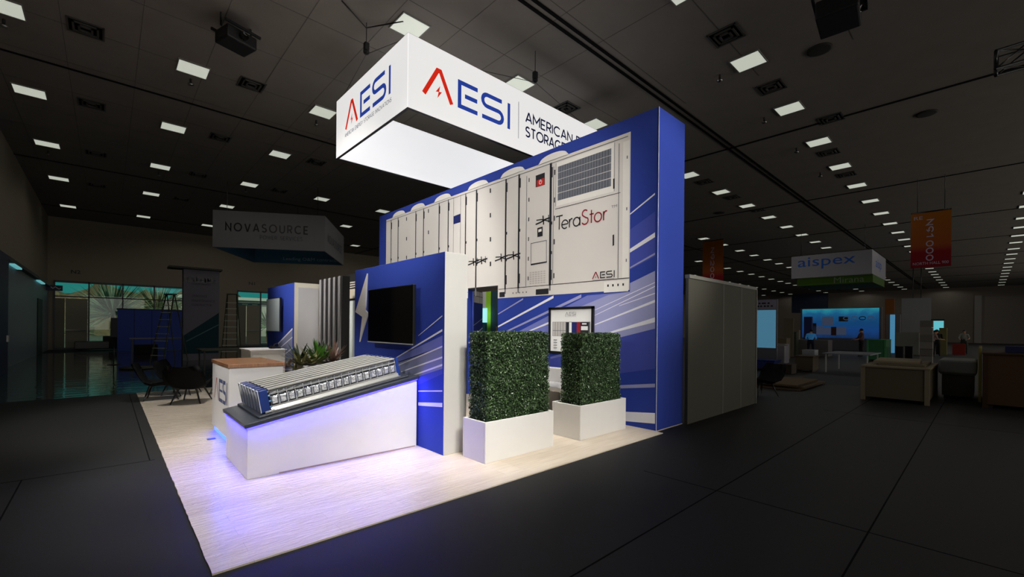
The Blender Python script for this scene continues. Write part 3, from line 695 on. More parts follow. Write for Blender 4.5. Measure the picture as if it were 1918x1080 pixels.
# latches
def latch(px, py, s=1):
    p = on(px, py, 'x', TX); pl = ((TX-.0012*9, p.y, p.z), (0, -1, 0), (0, 0, 1))
    g.stroke(pl, [(-.22*s, -.03), (-.08*s, -.01), (.06*s, .03), (.2*s, .04)], .03, 9); g.stroke(pl, [(-.2*s, .05), (-.05*s, .04), (.15*s, -.03)], .022, 9); g.stroke(pl, [(-.02, .11), (.0, -.07)], .03, 9); g.stroke(pl, [(.13*s, .1), (.13*s, -.05)], .02, 9)
for px, py in ((888, 492), (903, 489), (940, 484), (963, 480), (1019, 414)): latch(px, py)
# TeraStor lettering (thin geometric letters)
def tera():
    e = arc(.3, .3, .3, .3, 0, 310, 18)
    L = {'T': ([[(0, .98), (.66, .98)], [(.33, .98), (.33, 0)]], .58), 'e': ([[(0.0, .3), (.6, .3)], e], .70),
         'r': ([[(.03, 0), (.03, .6)], [(.03, .34), (.08, .5), (.19, .59), (.32, .58)]], .40), 'a': ([arc(.3, .3, .3, .3, 0, 360, 20), [(.6, .6), (.6, 0)]], .76),
         'S': ([arc(.3, .74, .24, .24, 35, 200, 10)+[(.2, .55), (.42, .43)]+arc(.3, .25, .28, .25, 35, -155, 12)], .70),
         't': ([[(.16, .88), (.16, 0)], [(0, .6), (.36, .6)]], .42), 'o': ([arc(.3, .3, .3, .3, 0, 360, 20)], .74)}
    word = 'TeraStor'; tot = sum(L[c][1] for c in word[:-1])+.34; W_ = 1.17; H_ = .262; x = 0
    o = Vector((TX-.0012*9, 5.575, 3.462))
    for i, c in enumerate(word):
        for st in L[c][0]:
            sx = W_/tot; pl = (o, (0, -1, 0), (0, 0, 1)); g.stroke(pl, [((x+p[0])*sx, p[1]*H_) for p in st], 0.024, 9 if i < 4 else 13)
        x += L[c][1]
    text_into(g, 'TM', ((TX-.0012*9, 4.325, 3.64), (0, -1, 0), (0, 0, 1)), .115, .045, 10)
tera()
logo_into(g, ((TX-.0012*9, 4.715, 2.465), (0, -1, 0), (0, 0, 1)), 0.212, 13, 9, 0.09)
text_into(g, 'AMERICAN ENERGY STORAGE INNOVATIONS', ((TX-.0012*9, 4.715, 2.435), (0, -1, 0), (0, 0, 1)), .46, .016, 10)
g.build('wall_graphic', GM, tw)
# open door leaf with the same print, swung into the tower
dl = MB(); a_ = math.radians(-34); ex = Vector((math.cos(a_), -math.sin(a_), 0)); o_ = Vector((TX+.10, DY1-.03, PZ+.01)); th = Vector((-math.sin(a_), -math.cos(a_), 0))
dl.obox(o_, ex*0.72, th*0.04, (0, 0, DZ-.06), 0)
o2 = o_+th*0.0415
for z0, z1, m in ((2.17, 2.45, 1), ): dl.poly([o2+Vector((0, 0, z0)), o2+ex*.72+Vector((0, 0, z0)), o2+ex*.72+Vector((0, 0, z1)), o2+Vector((0, 0, z1))], m)
dl.stroke((o2+th*.001, ex, (0, 0, 1)), [(0, 2.33), (.72, 2.33)], .012, 3); dl.stroke((o2+th*.001, ex, (0, 0, 1)), [(0.45, 2.17), (.45, 2.45)], .012, 3)
dl.stroke((o2+th*.001, ex, (0, 0, 1)), [(0, 1.36), (.72, 1.56)], .03, 2); dl.stroke((o2+th*.001, ex, (0, 0, 1)), [(0, 1.62), (.72, 1.8)], .012, 2)
d_o = dl.build('door', [BLUE, PGREY, PWHITE, PLINE], tw)
mb = MB(); mb.tube([o2+ex*.62+Vector((0, 0, 1.05)), o2+ex*.62+th*.06+Vector((0, 0, 1.05)), o2+ex*.52+th*.06+Vector((0, 0, 1.05))], .012, 8); mb.build('handle', ALU, d_o)
# what shows through the doorway: the next booth's panels
t = thing('neighbour_panel', 'white and lime green panel seen through the tower doorway', 'panel', (9.0, 10.7, 0))
mb = MB(); mb.box(9.0, 9.08, 10.93, 11.6, 0, 2.75); mb.build('white_panel', mat('neighbour_white', '#d8d2c8', 0.7), t)
mb = MB(); mb.box(8.96, 9.08, 10.62, 10.93, 0, 2.75); mb.build('lime_panel', mat('lime_panel', '#a6d820', 0.7), t); mb = MB(); mb.box(8.9, 9.08, 10.0, 10.62, 0, 2.75); mb.build('jamb_stand_in', mat('jamb_stand_in', '#24444e', 0.7), t)  # the dark teal panel is added to stand for the doorway's dark jamb
t = thing('lit_display', 'small glowing cyan display seen through the tower doorway', 'display', (8.7, 10.75, 0))
mb = MB(); mb.box(8.70, 8.76, 10.62, 11.02, 1.75, 2.2); mb.build('screen', mat('cyan_screen', '#60d8d8', 0.3, emit=(.45, .95, .95), strength=.85), t)
mb = MB(); mb.box(8.72, 8.80, 10.68, 10.96, 0.0, 1.75); mb.build('stand', mat('teal_stand', '#2f6c78', 0.5), t)
mb = MB(); mb.box(8.2, 8.6, 9.15, 9.55, 0, 1.62); tag(mb.build('wooden_crate', wood('orange_wood', '#c98b5a', '#a8683c'), None, .01), 'orange-brown crate seen low in the tower doorway', 'crate')

# framed poster on the tower
t = thing('framed_poster', 'black framed white poster on the blue tower wall behind the right hedge', 'poster', (TX-.02, 5.19, 1.1))
py0, py1, pz0, pz1 = 4.655, 5.712, 1.115, 1.99
mb = MB(); q = TX-.035
for s_ in ((py0, py1, pz0, pz0+.045), (py0, py1, pz1-.045, pz1), (py0, py0+.045, pz0, pz1), (py1-.045, py1, pz0, pz1)): mb.box(q-.01, TX-.012, *s_)
mb.build('frame', BLACK, t)
mb = MB(); mb.box(q+.008, q+.016, py0+.04, py1-.04, pz0+.04, pz1-.04, 0)
def pr(a, b, c, d, m, l=1): mb.poly([(q+.008-.0012*l, py1-a, pz0+c), (q+.008-.0012*l, py1-b, pz0+c), (q+.008-.0012*l, py1-b, pz0+d), (q+.008-.0012*l, py1-a, pz0+d)], m)
pr(.09, .98, .33, .60, 1)
for k in range(5): pr(.10+k*.065, .155+k*.065, .335, .43, 5, 2); pr(.10+k*.065, .155+k*.065, .44, .595, 5, 2)
pr(.43, .50, .34, .59, 2, 2); pr(.50, .56, .34, .59, 0, 2); pr(.56, .68, .34, .59, 3, 2); pr(.68, .76, .34, .59, 4, 2); pr(.76, .95, .34, .59, 2, 2); pr(.78, .93, .45, .52, 0, 3); pr(.80, .9, .55, .575, 0, 3)
for k in range(4): pr(.12, .21, .10+k*.05, .115+k*.05, 1, 2); pr(.12, .19, .085+k*.05, .09+k*.05, 1, 2)
logo_into(mb, ((q+.008-.0024, py1-.40, pz0+.71), (0, -1, 0), (0, 0, 1)), 0.118, 1, 1, .075)
text_into(mb, 'AMERICAN ENERGY STORAGE INNOVATIONS', ((q+.008-.0024, py1-.40, pz0+.69), (0, -1, 0), (0, 0, 1)), .26, .01, 1)
mb.build('print', [mat('poster_paper', '#e4e4e2', .5), PMID, PLINE, NAVY, DRED, mat('poster_panel', '#b8b4b0', .6)], t)

# ---- low dividing wall
LX0, LX1, LY0, LY1, LH = 3.05, 3.395, 4.523, 7.19, 2.53
t = thing('booth_divider', 'low blue dividing wall with white end, streak print and a screen on it', 'exhibit wall', (LX0, LY0, PZ), kind='thing')
mb = MB(); mb.box(LX0, LX1, LY0, LY1, PZ, LH); mb.build('divider_body', mat('divider_white', '#c4c2bd', .6), t, 0.003, 1)
mb = MB()
def Dp(px, py, l=1): p = on(px, py, 'x', LX0); return (LX0-.0012*l, min(max(p.y, LY0+.002), LY1), min(max(p.z, PZ+.004), LH))
def dq(pts, m, l=1): mb.poly([Dp(x, y, l) for x, y in pts], m)
mb.poly([(LX0-.0012, LY0+.001, PZ+.003), (LX0-.0012, LY0+.001, LH-.002), (LX0-.0012, LY1, LH-.002), (LX0-.0012, LY1, PZ+.003)], 0)
dq([(700, 694), (829, 648), (829, 690), (760, 712), (700, 728)], 1, 2)
dq([(690, 690), (741, 670), (829, 628), (829, 650), (700, 695)], 2, 2)
dq([(784, 720), (829, 700), (829, 690), (760, 712)], 3, 2)
for a, b, ta, tb, m in (((784, 628), (829, 590), 1, 2.5, 4), ((742, 669), (829, 616), 2, 4, 4), ((742, 678), (829, 630), 1, 3, 2), ((742, 685), (829, 647), 1.5, 3, 4), ((752, 695), (829, 667), 1.5, 3.5, 4), ((770, 703), (829, 681), 2, 4, 4), ((784, 731), (829, 730.5), 2, 2.5, 4), ((784, 753), (829, 754), 6, 8, 4)):
    dq([a, b, (b[0], b[1]+tb), (a[0], a[1]+ta)], m, 4)
mb.build('wall_graphic', [BLUE, PALE2, PERI, BLUE2, PWHITE], t)
# lightning emblem
mb = MB(); x_ = LX0-.004
bolt = [(6.684, 2.439), (7.118, 1.834), (6.85, 1.751), (6.95, 1.341), (6.64, 1.80), (6.74, 1.86)]
mb.extrude([(x_, y, z) for y, z in bolt], (-.02, 0, 0)); tag(mb.build('lightning_emblem', WHITE), 'white lightning bolt emblem on the low blue wall behind the screen', 'emblem')
# television
t = thing('television', 'black flat television mounted on the low blue wall above the battery modules', 'television', (LX0-.06, 5.75, 1.36))
mb = MB(); mb.box(LX0-.115, LX0-.07, 5.083, 6.43, 1.362, 2.155); mb.build('casing', BLACK, t, .006)
mb = MB(); mb.box(LX0-.118, LX0-.114, 5.095, 6.418, 1.375, 2.143); mb.build('screen', SCREEN, t)
mb = MB(); mb.box(LX0-.07, LX0-.035, 5.5, 6.0, 1.55, 1.95); mb.box(LX0-.035, LX0-.002, 5.6, 5.9, 1.6, 1.9); mb.build('wall_mount', BLACKM, t)
mb = MB(); mb.box(LX0-.12, LX0-.112, 5.083, 6.43, 1.358, 1.372); mb.build('trim_strip', ALU, t)

# ---- hanging sign
SX0, SX1, SY0, SY1, SZ0, SZ1 = 3.92, 10.0, 7.05, 10.38, 5.52, 6.87
t = thing('hanging_sign', 'large white rectangular hanging sign with red and blue lettering above the booth', 'sign', (SX0, SY0, SZ0))
F = 0.05
panels = (((SX0, SX0+.006, SY0, SY1), (SX0+F, SX0+F+.006, SY0+F, SY1-F)), ((SX0, SX1, SY0, SY0+.006), (SX0+F, SX1-F, SY0+F, SY0+F+.006)), ((SX0, SX1, SY1-.006, SY1), (SX0+F, SX1-F, SY1-F-.006, SY1-F)), ((SX1-.006, SX1, SY0, SY1), (SX1-F-.006, SX1-F, SY0+F, SY1-F)))
for oa, ib in panels:
    mb = MB(); mb.box(*oa, SZ0+.012, SZ1-.004, 0); mb.box(*ib, SZ0+.012, SZ1-.004, 1); mb.build('fabric_panel', [SIGNF, SIGNI], t)
mb = MB()
for z0, z1 in ((SZ0, SZ0+.012), (SZ1-.004, SZ1)):
    for s_ in ((SX0, SX0+F, SY0, SY1), (SX1-F, SX1, SY0, SY1), (SX0+F, SX1-F, SY0, SY0+F), (SX0+F, SX1-F, SY1-F, SY1)): mb.box(*s_, z0, z1)
mb.build('frame', mat('sign_frame', '#33343a', .5), t)
mb = MB(); pl = ((4.205, SY0-.003, 5.905), (1, 0, 0), (0, 0, 1)); logo_into(mb, pl, 1.0, 0, 1)
mb.box(6.652, 6.662, SY0-.004, SY0-.002, 5.79, 6.60, 2)
letters_into(mb, 'AMERICAN', ((6.885, SY0-.003, 6.235), (1, 0, 0), (0, 0, 1)), 1.62, .21, 2, .18)
letters_into(mb, 'ENERGY', ((8.68, SY0-.003, 6.235), (1, 0, 0), (0, 0, 1)), 1.12, .21, 2, .18)
letters_into(mb, 'STORAGE', ((6.885, SY0-.003, 5.915), (1, 0, 0), (0, 0, 1)), 1.36, .21, 2, .18)
letters_into(mb, 'INNOVATIONS', ((8.42, SY0-.003, 5.915), (1, 0, 0), (0, 0, 1)), 1.5, .21, 2, .18)
mb.build('lettering', [SRED, SBLUE, SNAVY], t)
mb = MB(); pl = ((SX0-.003, 9.86, 6.025), (0, -1, 0), (0, 0, 1)); logo_into(mb, pl, 0.985, 0, 1)
letters_into(mb, 'AMERICAN ENERGY STORAGE INNOVATIONS', ((SX0-.003, 9.86, 5.86), (0, -1, 0), (0, 0, 1)), 2.2, .075, 2, .13)
mb.build('lettering', [SRED, SBLUE, SNAVY], t)
def hoist(x, y, z, ends, lab):
    t = thing('chain_hoist', lab, 'chain hoist', (x, y, z), 0, 'chain hoists carrying the hanging sign')
    mb = MB(); mb.box(x-.05, x+.05, y-.05, y+.05, z-.07, z+.09); mb.lathe(x, y, [(.03, z-.16), (.065, z-.12), (.065, z-.07)], 10); mb.build('motor', BLACKM, t, .015)
    mb = MB(); mb.tube([(x, y, z+.1), (x, y, CH-.005)], .008, 6); mb.build('chain', BLACK, t)
    mb = MB()
    for e in ends: mb.tube([(x, y, z-.15), (e[0], e[1], e[2]+.01)], .006, 6)
    mb.build('bridle_cable', BLACK, t)
hoist(3.97, 8.9, 7.48, [(SX0+.03, SY0+.3, SZ1), (SX0+.03, SY1-.3, SZ1)], 'black chain hoist above the short side of the hanging sign')
hoist(7.22, 7.1, 7.42, [(5.6, SY0+.03, SZ1), (8.9, SY0+.03, SZ1)], 'black chain hoist above the long side of the hanging sign')
mb = MB(); mb.tube([(3.34, 8.62, CH-.02), (4.0, 8.98, CH-.06), (4.5, 8.3, CH-.02)], .014, 6); tag(mb.build('power_cable', BLACK), 'black cable swagged under the ceiling above the hanging sign', 'cable')

# ---- sloped display counter with the battery modules
CX0, CX1, CYF, CYB = 1.062, 3.03, 5.13, 6.22
th_ = math.radians(10.395); EU = Vector((math.cos(th_), 0, math.sin(th_))); EV = Vector((0, 1, 0)); EW = Vector((-math.sin(th_), 0, math.cos(th_)))
SO = Vector((1.027, 5.10, 0.583))        # slab's top front left corner
def slabz(x, d=0): return SO.z+(x-SO.x)*math.tan(th_)-d
t = thing('display_counter', 'white counter with a sloped charcoal top lit blue along its edge', 'counter', (CX0, CYF, PZ))
mb = MB(); mb.extrude([(CX0, CYF, PZ), (CX1, CYF, PZ), (CX1, CYF, slabz(CX1, .052)), (CX0, CYF, slabz(CX0, .052))], (0, CYB-CYF, 0)); mb.build('base', WHITE, t, .003, 1)
mb = MB(); L_ = 2.045; Wd = 1.15
mb.obox(SO-EW*.045, EU*L_, EV*Wd, EW*.045, 0); mb.build('slab', SLAB, t, .004, 1)
mb = MB(); mb.obox(SO+EU*.15+EV*.08, EU*1.80, EV*1.03, EW*.028); mb.build('raised_pad', SLAB, t, .012)
for a_ in ((SO-EW*.051+EU*.02+EV*.006, EU*(L_-.04), EV*.012, EW*.006), (SO-EW*.051+EU*.006+EV*.02, EU*.012, EV*(Wd-.04), EW*.006)): mb = MB(); mb.obox(*a_); mb.build('led_strip', LED, t)
mb = MB(); mb.box(CX0+.3, CX1-.02, CYF-.004, CYF, PZ+.002, PZ+.014); mb.build('plinth_strip', mat('plinth_tone', '#a48a86', .6), t)
def led_glow(p, d, q, ln, pw):   # the strip's own light under the slab edge
    l = lamp('counter_led_glow', 'AREA', p, pw, (0.06, 0.05, 1.0), q, (ln, 0.012)); z = (p-Vector(q)).normalized(); x = Vector(d).normalized(); y = z.cross(x)
    l.rotation_euler = Matrix((x, y, z)).transposed().to_euler()
lc = SO-EW*.058+EU*L_/2+EV*.006; led_glow(lc, EU, lc+Vector((0, -1.3, -1)), L_*.96, 6)
lc = SO-EW*.058+EU*.008+EV*Wd/2; led_glow(lc, EV, lc+Vector((-1.3, 0, -1)), Wd*.9, 3.5)
def module(k, v0, lab):
    wv = 0.118; uA, uB = 0.30, 1.80; w0, w1 = 0.030, 0.282; o = SO
    P = lambda u, v, w_: o+EU*u+EV*v+EW*w_
    t = thing('battery_module', lab, 'battery module', P(uA, v0, w0), 0, 'silver battery modules on the sloped counter')
    mb = MB()   # top and bottom rails
    mb.obox(P(uA-.02, v0-.03, w0-.001), EU*(uB-uA+.06), EV*.125, EW*.012); mb.extrude([P(uA-.01, v0-.018, w0+.012), P(uA-.01, v0+.02, w0+.012), P(uA-.01, v0+.02, w0+.055), P(uA-.01, v0+.004, w0+.055)], EU*(uB-uA+.03)); mb.build('base_rail', ALUB, t, .002, 1); mb = MB()
    th = .014 if k == 0 else .007; mb.obox(P(uA, v0, w1-th), EU*(uB-uA), EV*.036, EW*th); mb.obox(P(uA, v0+.042, w1-.004), EU*(uB-uA), EV*.032, EW*.004); sb = MB(); sb.obox(P(uA+.002, v0+.006, w1-.026), EU*(uB-uA-.004), EV*.064, EW*.0185); sb.obox(P(uA+.002, v0+.0365, w1-.009), EU*(uB-uA-.004), EV*.005, EW*.005)
    mb.obox(P(uA, v0-.004, w0+.055), EU*(uB-uA), EV*.008, EW*.012); mb.obox(P(uA, v0-.004, w1-.06), EU*(uB-uA), EV*.006, EW*.010)
    mb.build('rail', ALU, t); sb.build('gap_dark_strip', BLACKM, t)  # black strips added to paint the dark gaps between modules
    mb = MB(); mb.obox(P(uA, v0+.03, w0+.018), EU*(uB-uA), EV*.06, EW*(w1-w0-.075)); mb.build('tray', BLACKM, t)
    n = 17; cw = (uB-uA)/n; mb = MB()
    for i in range(n):
        u = uA+i*cw; a, b = w0+.07, w1-.065
        # pillow shaped foil cell, two facets tall
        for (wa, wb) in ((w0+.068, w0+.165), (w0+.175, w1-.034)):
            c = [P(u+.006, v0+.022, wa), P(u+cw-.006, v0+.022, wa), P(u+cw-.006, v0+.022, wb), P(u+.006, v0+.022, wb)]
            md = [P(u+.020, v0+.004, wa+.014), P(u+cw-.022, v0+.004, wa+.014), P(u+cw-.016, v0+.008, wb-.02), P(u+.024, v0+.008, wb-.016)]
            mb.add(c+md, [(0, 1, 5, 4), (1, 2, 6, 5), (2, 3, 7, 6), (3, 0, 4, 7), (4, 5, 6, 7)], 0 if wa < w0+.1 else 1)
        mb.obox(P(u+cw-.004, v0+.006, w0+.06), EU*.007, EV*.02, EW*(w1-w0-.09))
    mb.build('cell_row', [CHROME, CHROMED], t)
    for u0, u1, nm in ((uA-.105, uA-.012, 'end_cap'), (uB+.002, uB+.05, 'end_cap')):
        mb = MB(); mb.extrude([P(u0, v0+.002, w0+.012), P(u1, v0+.002, w0+.012), P(u1, v0+.002, w1), P(u0+.012, v0+.002, w1)], EV*.082); c = mb.build(nm, CAPD if k else CAPB, t, .006)
        if u0 < 1:
            mb = MB(); mb.obox(P(u0-.004, v0+.078, w0+.014), EU*.008, EV*.006, EW*(w1-w0-.012)); mb.obox(P(u0-.004, v0-.002, w0+.014), EU*.008, EV*.005, EW*(w1-w0-.012)); mb.obox(P(u0-.004, v0, w1-.002), EU*.012, EV*.084, EW*.005); mb.build('edge_band', mat('pale_band', '#cfd2d6', .35), c)
            mb = MB()
            for q_ in (.06, .12, .18): mb.tube([P(u1-.004, v0-.006, w0+q_), P(u1+.016, v0-.006, w0+q_)], .010, 8)
            mb.build('terminal', mat('pale_blue_plug', '#6f9fc6', .4), c)
    mb = MB(); mb.tube([P(uA-.07, v0-.012, w0+.012), P(uA+.02, v0-.012, w0+.012)], .013, 10); mb.build('bolt', ALU, t)
    return t
names = ['front', 'second', 'third', 'fourth', 'fifth', 'sixth', 'rear']
for k in range(7): module(k, 0.125+k*0.138, f'silver battery module with blue end cap, {names[k]}most of the row' if k in (0, 6) else f'silver battery module with blue end cap, {names[k]} from the front of the row')

# ---- reception desk
RX0, RX1, RY0, RY1, RH = 1.17, 1.815, 6.68, 7.92, 1.035
t = thing('reception_desk', 'white reception desk with walnut top and outlined logo on its side', 'desk', (RX0, RY0, PZ))
mb = MB(); mb.box(RX0, RX1, RY0, RY1, 0.10, RH); mb.box(RX0+.05, RX1-.03, RY0+.05, RY1-.05, PZ, 0.10); mb.build('body', WHITE, t, .003, 1)
mb = MB(); mb.box(RX0-.015, RX1+.015, RY0-.015, RY1+.015, RH, RH+.048); mb.build('desk_top', WOODTOP, t, .004)
mb = MB(); mb.box(RX0+.022, RX0+.034, RY0+.2, RY1-.05, PZ+.01, .095); mb.build('led_strip', LEDP, t)
mb = MB(); xx = RX0-.002; pl = ((xx, 7.72, .53), (0, -1, 0), (0, 0, 1))
mb.stroke(pl, [(.0, 0), (.14, .29), (.17, .29), (.30, 0)], .03, 0)
mb.stroke(pl, [(.60, .285), (.36, .285), (.36, .015), (.60, .015)], .05, 1); mb.stroke(pl, [(.40, .15), (.6, .15)], .03, 1)
mb.stroke(pl, [(.80, .285), (.66, .285), (.63, .22), (.66, .16), (.80, .14), (.83, .08), (.8, .015), (.62, .015)], .05, 1)
mb.stroke(pl, [(.90, .0), (.90, .3)], .04, 1)
mb.build('logo', [mat('logo_faded_red', '#a86a66', .6), mat('logo_slate_blue', '#4e5880', .6)], t)
# ---- second counter with phone-like item
t = thing('side_counter', 'small white counter behind the desk by the far blue wall', 'counter', (2.2, 10.4, PZ))
mb = MB(); mb.box(2.20, 2.86, 10.40, 11.3, PZ, 1.06); mb.build('body', WHITE, t, .004, 1)
mb = MB(); mb.box(2.17, 2.89, 10.37, 11.33, 1.06, 1.085); mb.build('counter_top', WHITE, t, .004, 1)
mb = MB(); mb.box(2.24, 2.82, 10.392, 10.399, .1, .98); mb.build('front_panel', WPAINT, t)
t = thing('table_phone', 'small black desk device on the white side counter', 'device', (2.72, 10.7, 1.085))
mb = MB(); mb.extrude([(2.62, 10.6, 1.086), (2.84, 10.6, 1.086), (2.84, 10.6, 1.11), (2.66, 10.6, 1.15)], (0, .2, 0)); mb.build('base', BLACK, t, .01)
mb = MB(); mb.tube([(2.70, 10.66, 1.14), (2.72, 10.68, 1.19), (2.78, 10.70, 1.2), (2.8, 10.72, 1.14)], .014, 8); mb.build('handset', BLACK, t)

# ---- far blue wall with white side, its television, slatted screen, storage room
FX0, FY0, FY1, FH = 2.97, 10.15, 12.31, 2.53
t = thing('far_wall_unit', 'blue exhibit wall with white framed side at the back of the booth', 'exhibit wall', (FX0, FY0, PZ), kind='thing')
mb = MB(); mb.box(FX0, 3.52, FY0, FY1, PZ, FH); mb.build('unit_body', mat('white_framing', '#d6d0c0', .5), t)
mb = MB(); mb.box(FX0+.07, 3.47, FY0-.006, FY0, .08, FH-.10); mb.build('grey_panel', mat('light_grey_panel', '#b9b8bb', .6), t)
mb = MB(); q = FX0-.0015; mb.poly([(q, FY0+.01, PZ), (q, FY0+.01, FH), (q, FY1, FH), (q, FY1, PZ)], 0)
def Fp(px, py, l): p = on(px, py, 'x', FX0); return (FX0-.0015-.0012*l, min(max(p.y, FY0+.012), FY1), p.z)
for pts, m, l in (([(520, 644), (548, 617), (548, 690), (536, 690), (520, 660)], 1, 1), ([(521, 642), (548, 614), (548, 617), (521, 645)], 2, 2), ([(525, 650), (548, 630), (548, 632), (525, 652)], 2, 2), ([(530, 665), (548, 650), (548, 653), (530, 667)], 2, 2), ([(530, 690), (548, 690), (548, 694), (530, 694)], 2, 2)): mb.poly([Fp(x, y, l) for x, y in pts], m)
mb.build('wall_graphic', [BLUE, PALE2, PWHITE], t)
t = thing('television', 'television with a painted grey reflection on the far blue wall', 'television', (FX0-.05, 11.4, 1.45))
mb = MB(); mb.box(FX0-.09, FX0-.045, 10.93, 12.05, 1.45, 2.24); mb.build('casing', BLACK, t, .005)
mb = MB(); mb.box(FX0-.094, FX0-.089, 10.945, 12.035, 1.465, 2.225); mb.build('screen', SCREENG, t)
mb = MB(); mb.box(FX0-.045, FX0-.002, 11.3, 11.7, 1.65, 2.05); mb.build('wall_mount', BLACKM, t)
t = thing('slatted_screen', 'black box screen with grey vertical slats behind the potted plants', 'screen', (3.2, 8.1, PZ))
mb = MB(); mb.box(3.20, 3.335, 8.10, 9.22, PZ, 2.53); mb.build('screen_body', BLACKM, t)
mb = MB()
for k in range(5): mb.box(3.165, 3.20, 8.14+k*.245, 8.14+k*.245+.10, PZ, 2.53)
mb.build('slats', mat('slat_grey', '#8a888a', .6), t, .003, 1)
t = thing('storage_room', 'white storage room panel with louvred head seen beside the low blue wall', 'cabinet', (3.9, 7.6, PZ), kind='thing')
mb = MB(); mb.box(3.9, 4.0, 7.5, 9.9, PZ, 2.15); mb.build('white_panel', mat('pale_panel', '#c3cac6', .6), t)
mb = MB(); mb.box(3.88, 4.0, 7.5, 9.9, 2.2, 2.40); mb.build('head_rail', mat('beige_rail', '#c4b9a4', .6), t)
mb = MB()
for k in range(3): mb.box(3.88, 4.0, 7.5, 9.9, 2.43+k*.05, 2.455+k*.05)
mb.build('louvre', PGREY3, t)
mb = MB(); mb.box(3.95, 4.0, 7.5, 9.9, 2.40, 2.75); mb.box(3.95, 4.0, 7.5, 9.9, 2.15, 2.2); mb.build('backing', BLACKM, t)
mb = MB(); mb.box(3.50, 3.56, 9.45, 10.0, PZ, 2.32); tag(mb.build('door_panel', WPAINT, None, .003), 'narrow white door edge between the grey panel and the black slats', 'door')

# ---- potted plants bowl
def bromeliads():
    random.seed(21); cx, cy, ztop = 2.66, 8.12, 0.925
    t = thing('planter_bowl', 'white planter full of bromeliads and succulents behind the battery modules', 'potted plant', (cx, cy, PZ))
    mb = MB(); mb.box(cx-.22, cx+.40, cy-.30, cy+.25, PZ, ztop); mb.build('pot', WHITE, t, .04, 3)
    mb = MB(); mb.box(cx-.19, cx+.37, cy-.27, cy+.22, ztop-.02, ztop+.015); mb.build('soil', mat('dark_soil', '#1e1812', .9), t)
    G = leaf_mat('leaf_bright_green', '#5f9a35', '#2f5f1e', .35, 8); D = leaf_mat('leaf_dark_green', '#39482c', '#222e1c', .4, 8); Pk = leaf_mat('leaf_pink_brown', '#9a7870', '#5c4a3a', .45, 8); Ol = leaf_mat('leaf_olive', '#7d7a45', '#4a4a2a', .45, 8)
    for dx, dy, dz, R, n, wd, m, up in ((.10, -.05, .02, .42, 30, .05, G, .95), (-.20, .0, .03, .40, 30, .034, D, .7), (.34, -.1, .02, .40, 28, .03, Pk, .85), (-.32, -.22, -.08, .30, 26, .020, Ol, .25), (.24, .12, .04, .40, 28, .032, D, .9), (-.06, -.22, .0, .36, 26, .03, Ol, .7), (-.24, -.2, .0, .36, 26, .028, Ol, .6), (-.42, -.1, -.02, .26, 22, .02, Pk, .3), (-.36, -.3, -.2, .26, 22, .02, Ol, .1)):
        mb = MB(); c = Vector((cx+dx, cy+dy, ztop+dz))
        for k in range(n):
            a = 2*PI*k/n+random.uniform(-.2, .2); e = random.uniform(up-.5, up+.5); e = max(-.25, min(1.45, e)); L = R*random.uniform(.75, 1.1)
            hd = Vector((math.cos(a), math.sin(a), 0)); sd = Vector((-math.sin(a), math.cos(a), 0)); vs = []
            for i in range(6):
                s_ = i/5; bend = e-s_*.6; p = c+hd*(math.cos(e)*L*s_)+Vector((0, 0, math.sin(e)*L*s_-.12*L*s_*s_*(1.3-e)))
                ww = wd*(0.55+1.2*s_-1.72*s_*s_); ww = max(ww, .002); vs += [p-sd*ww, p-Vector((0, 0, .18*ww)), p+sd*ww]
            fs = []
            for i in range(5): b = i*3; fs += [(b, b+3, b+4, b+1), (b+1, b+4, b+5, b+2)]
            mb.add(vs, fs, 0, True)
        mb.build('foliage', m, t)
bromeliads()

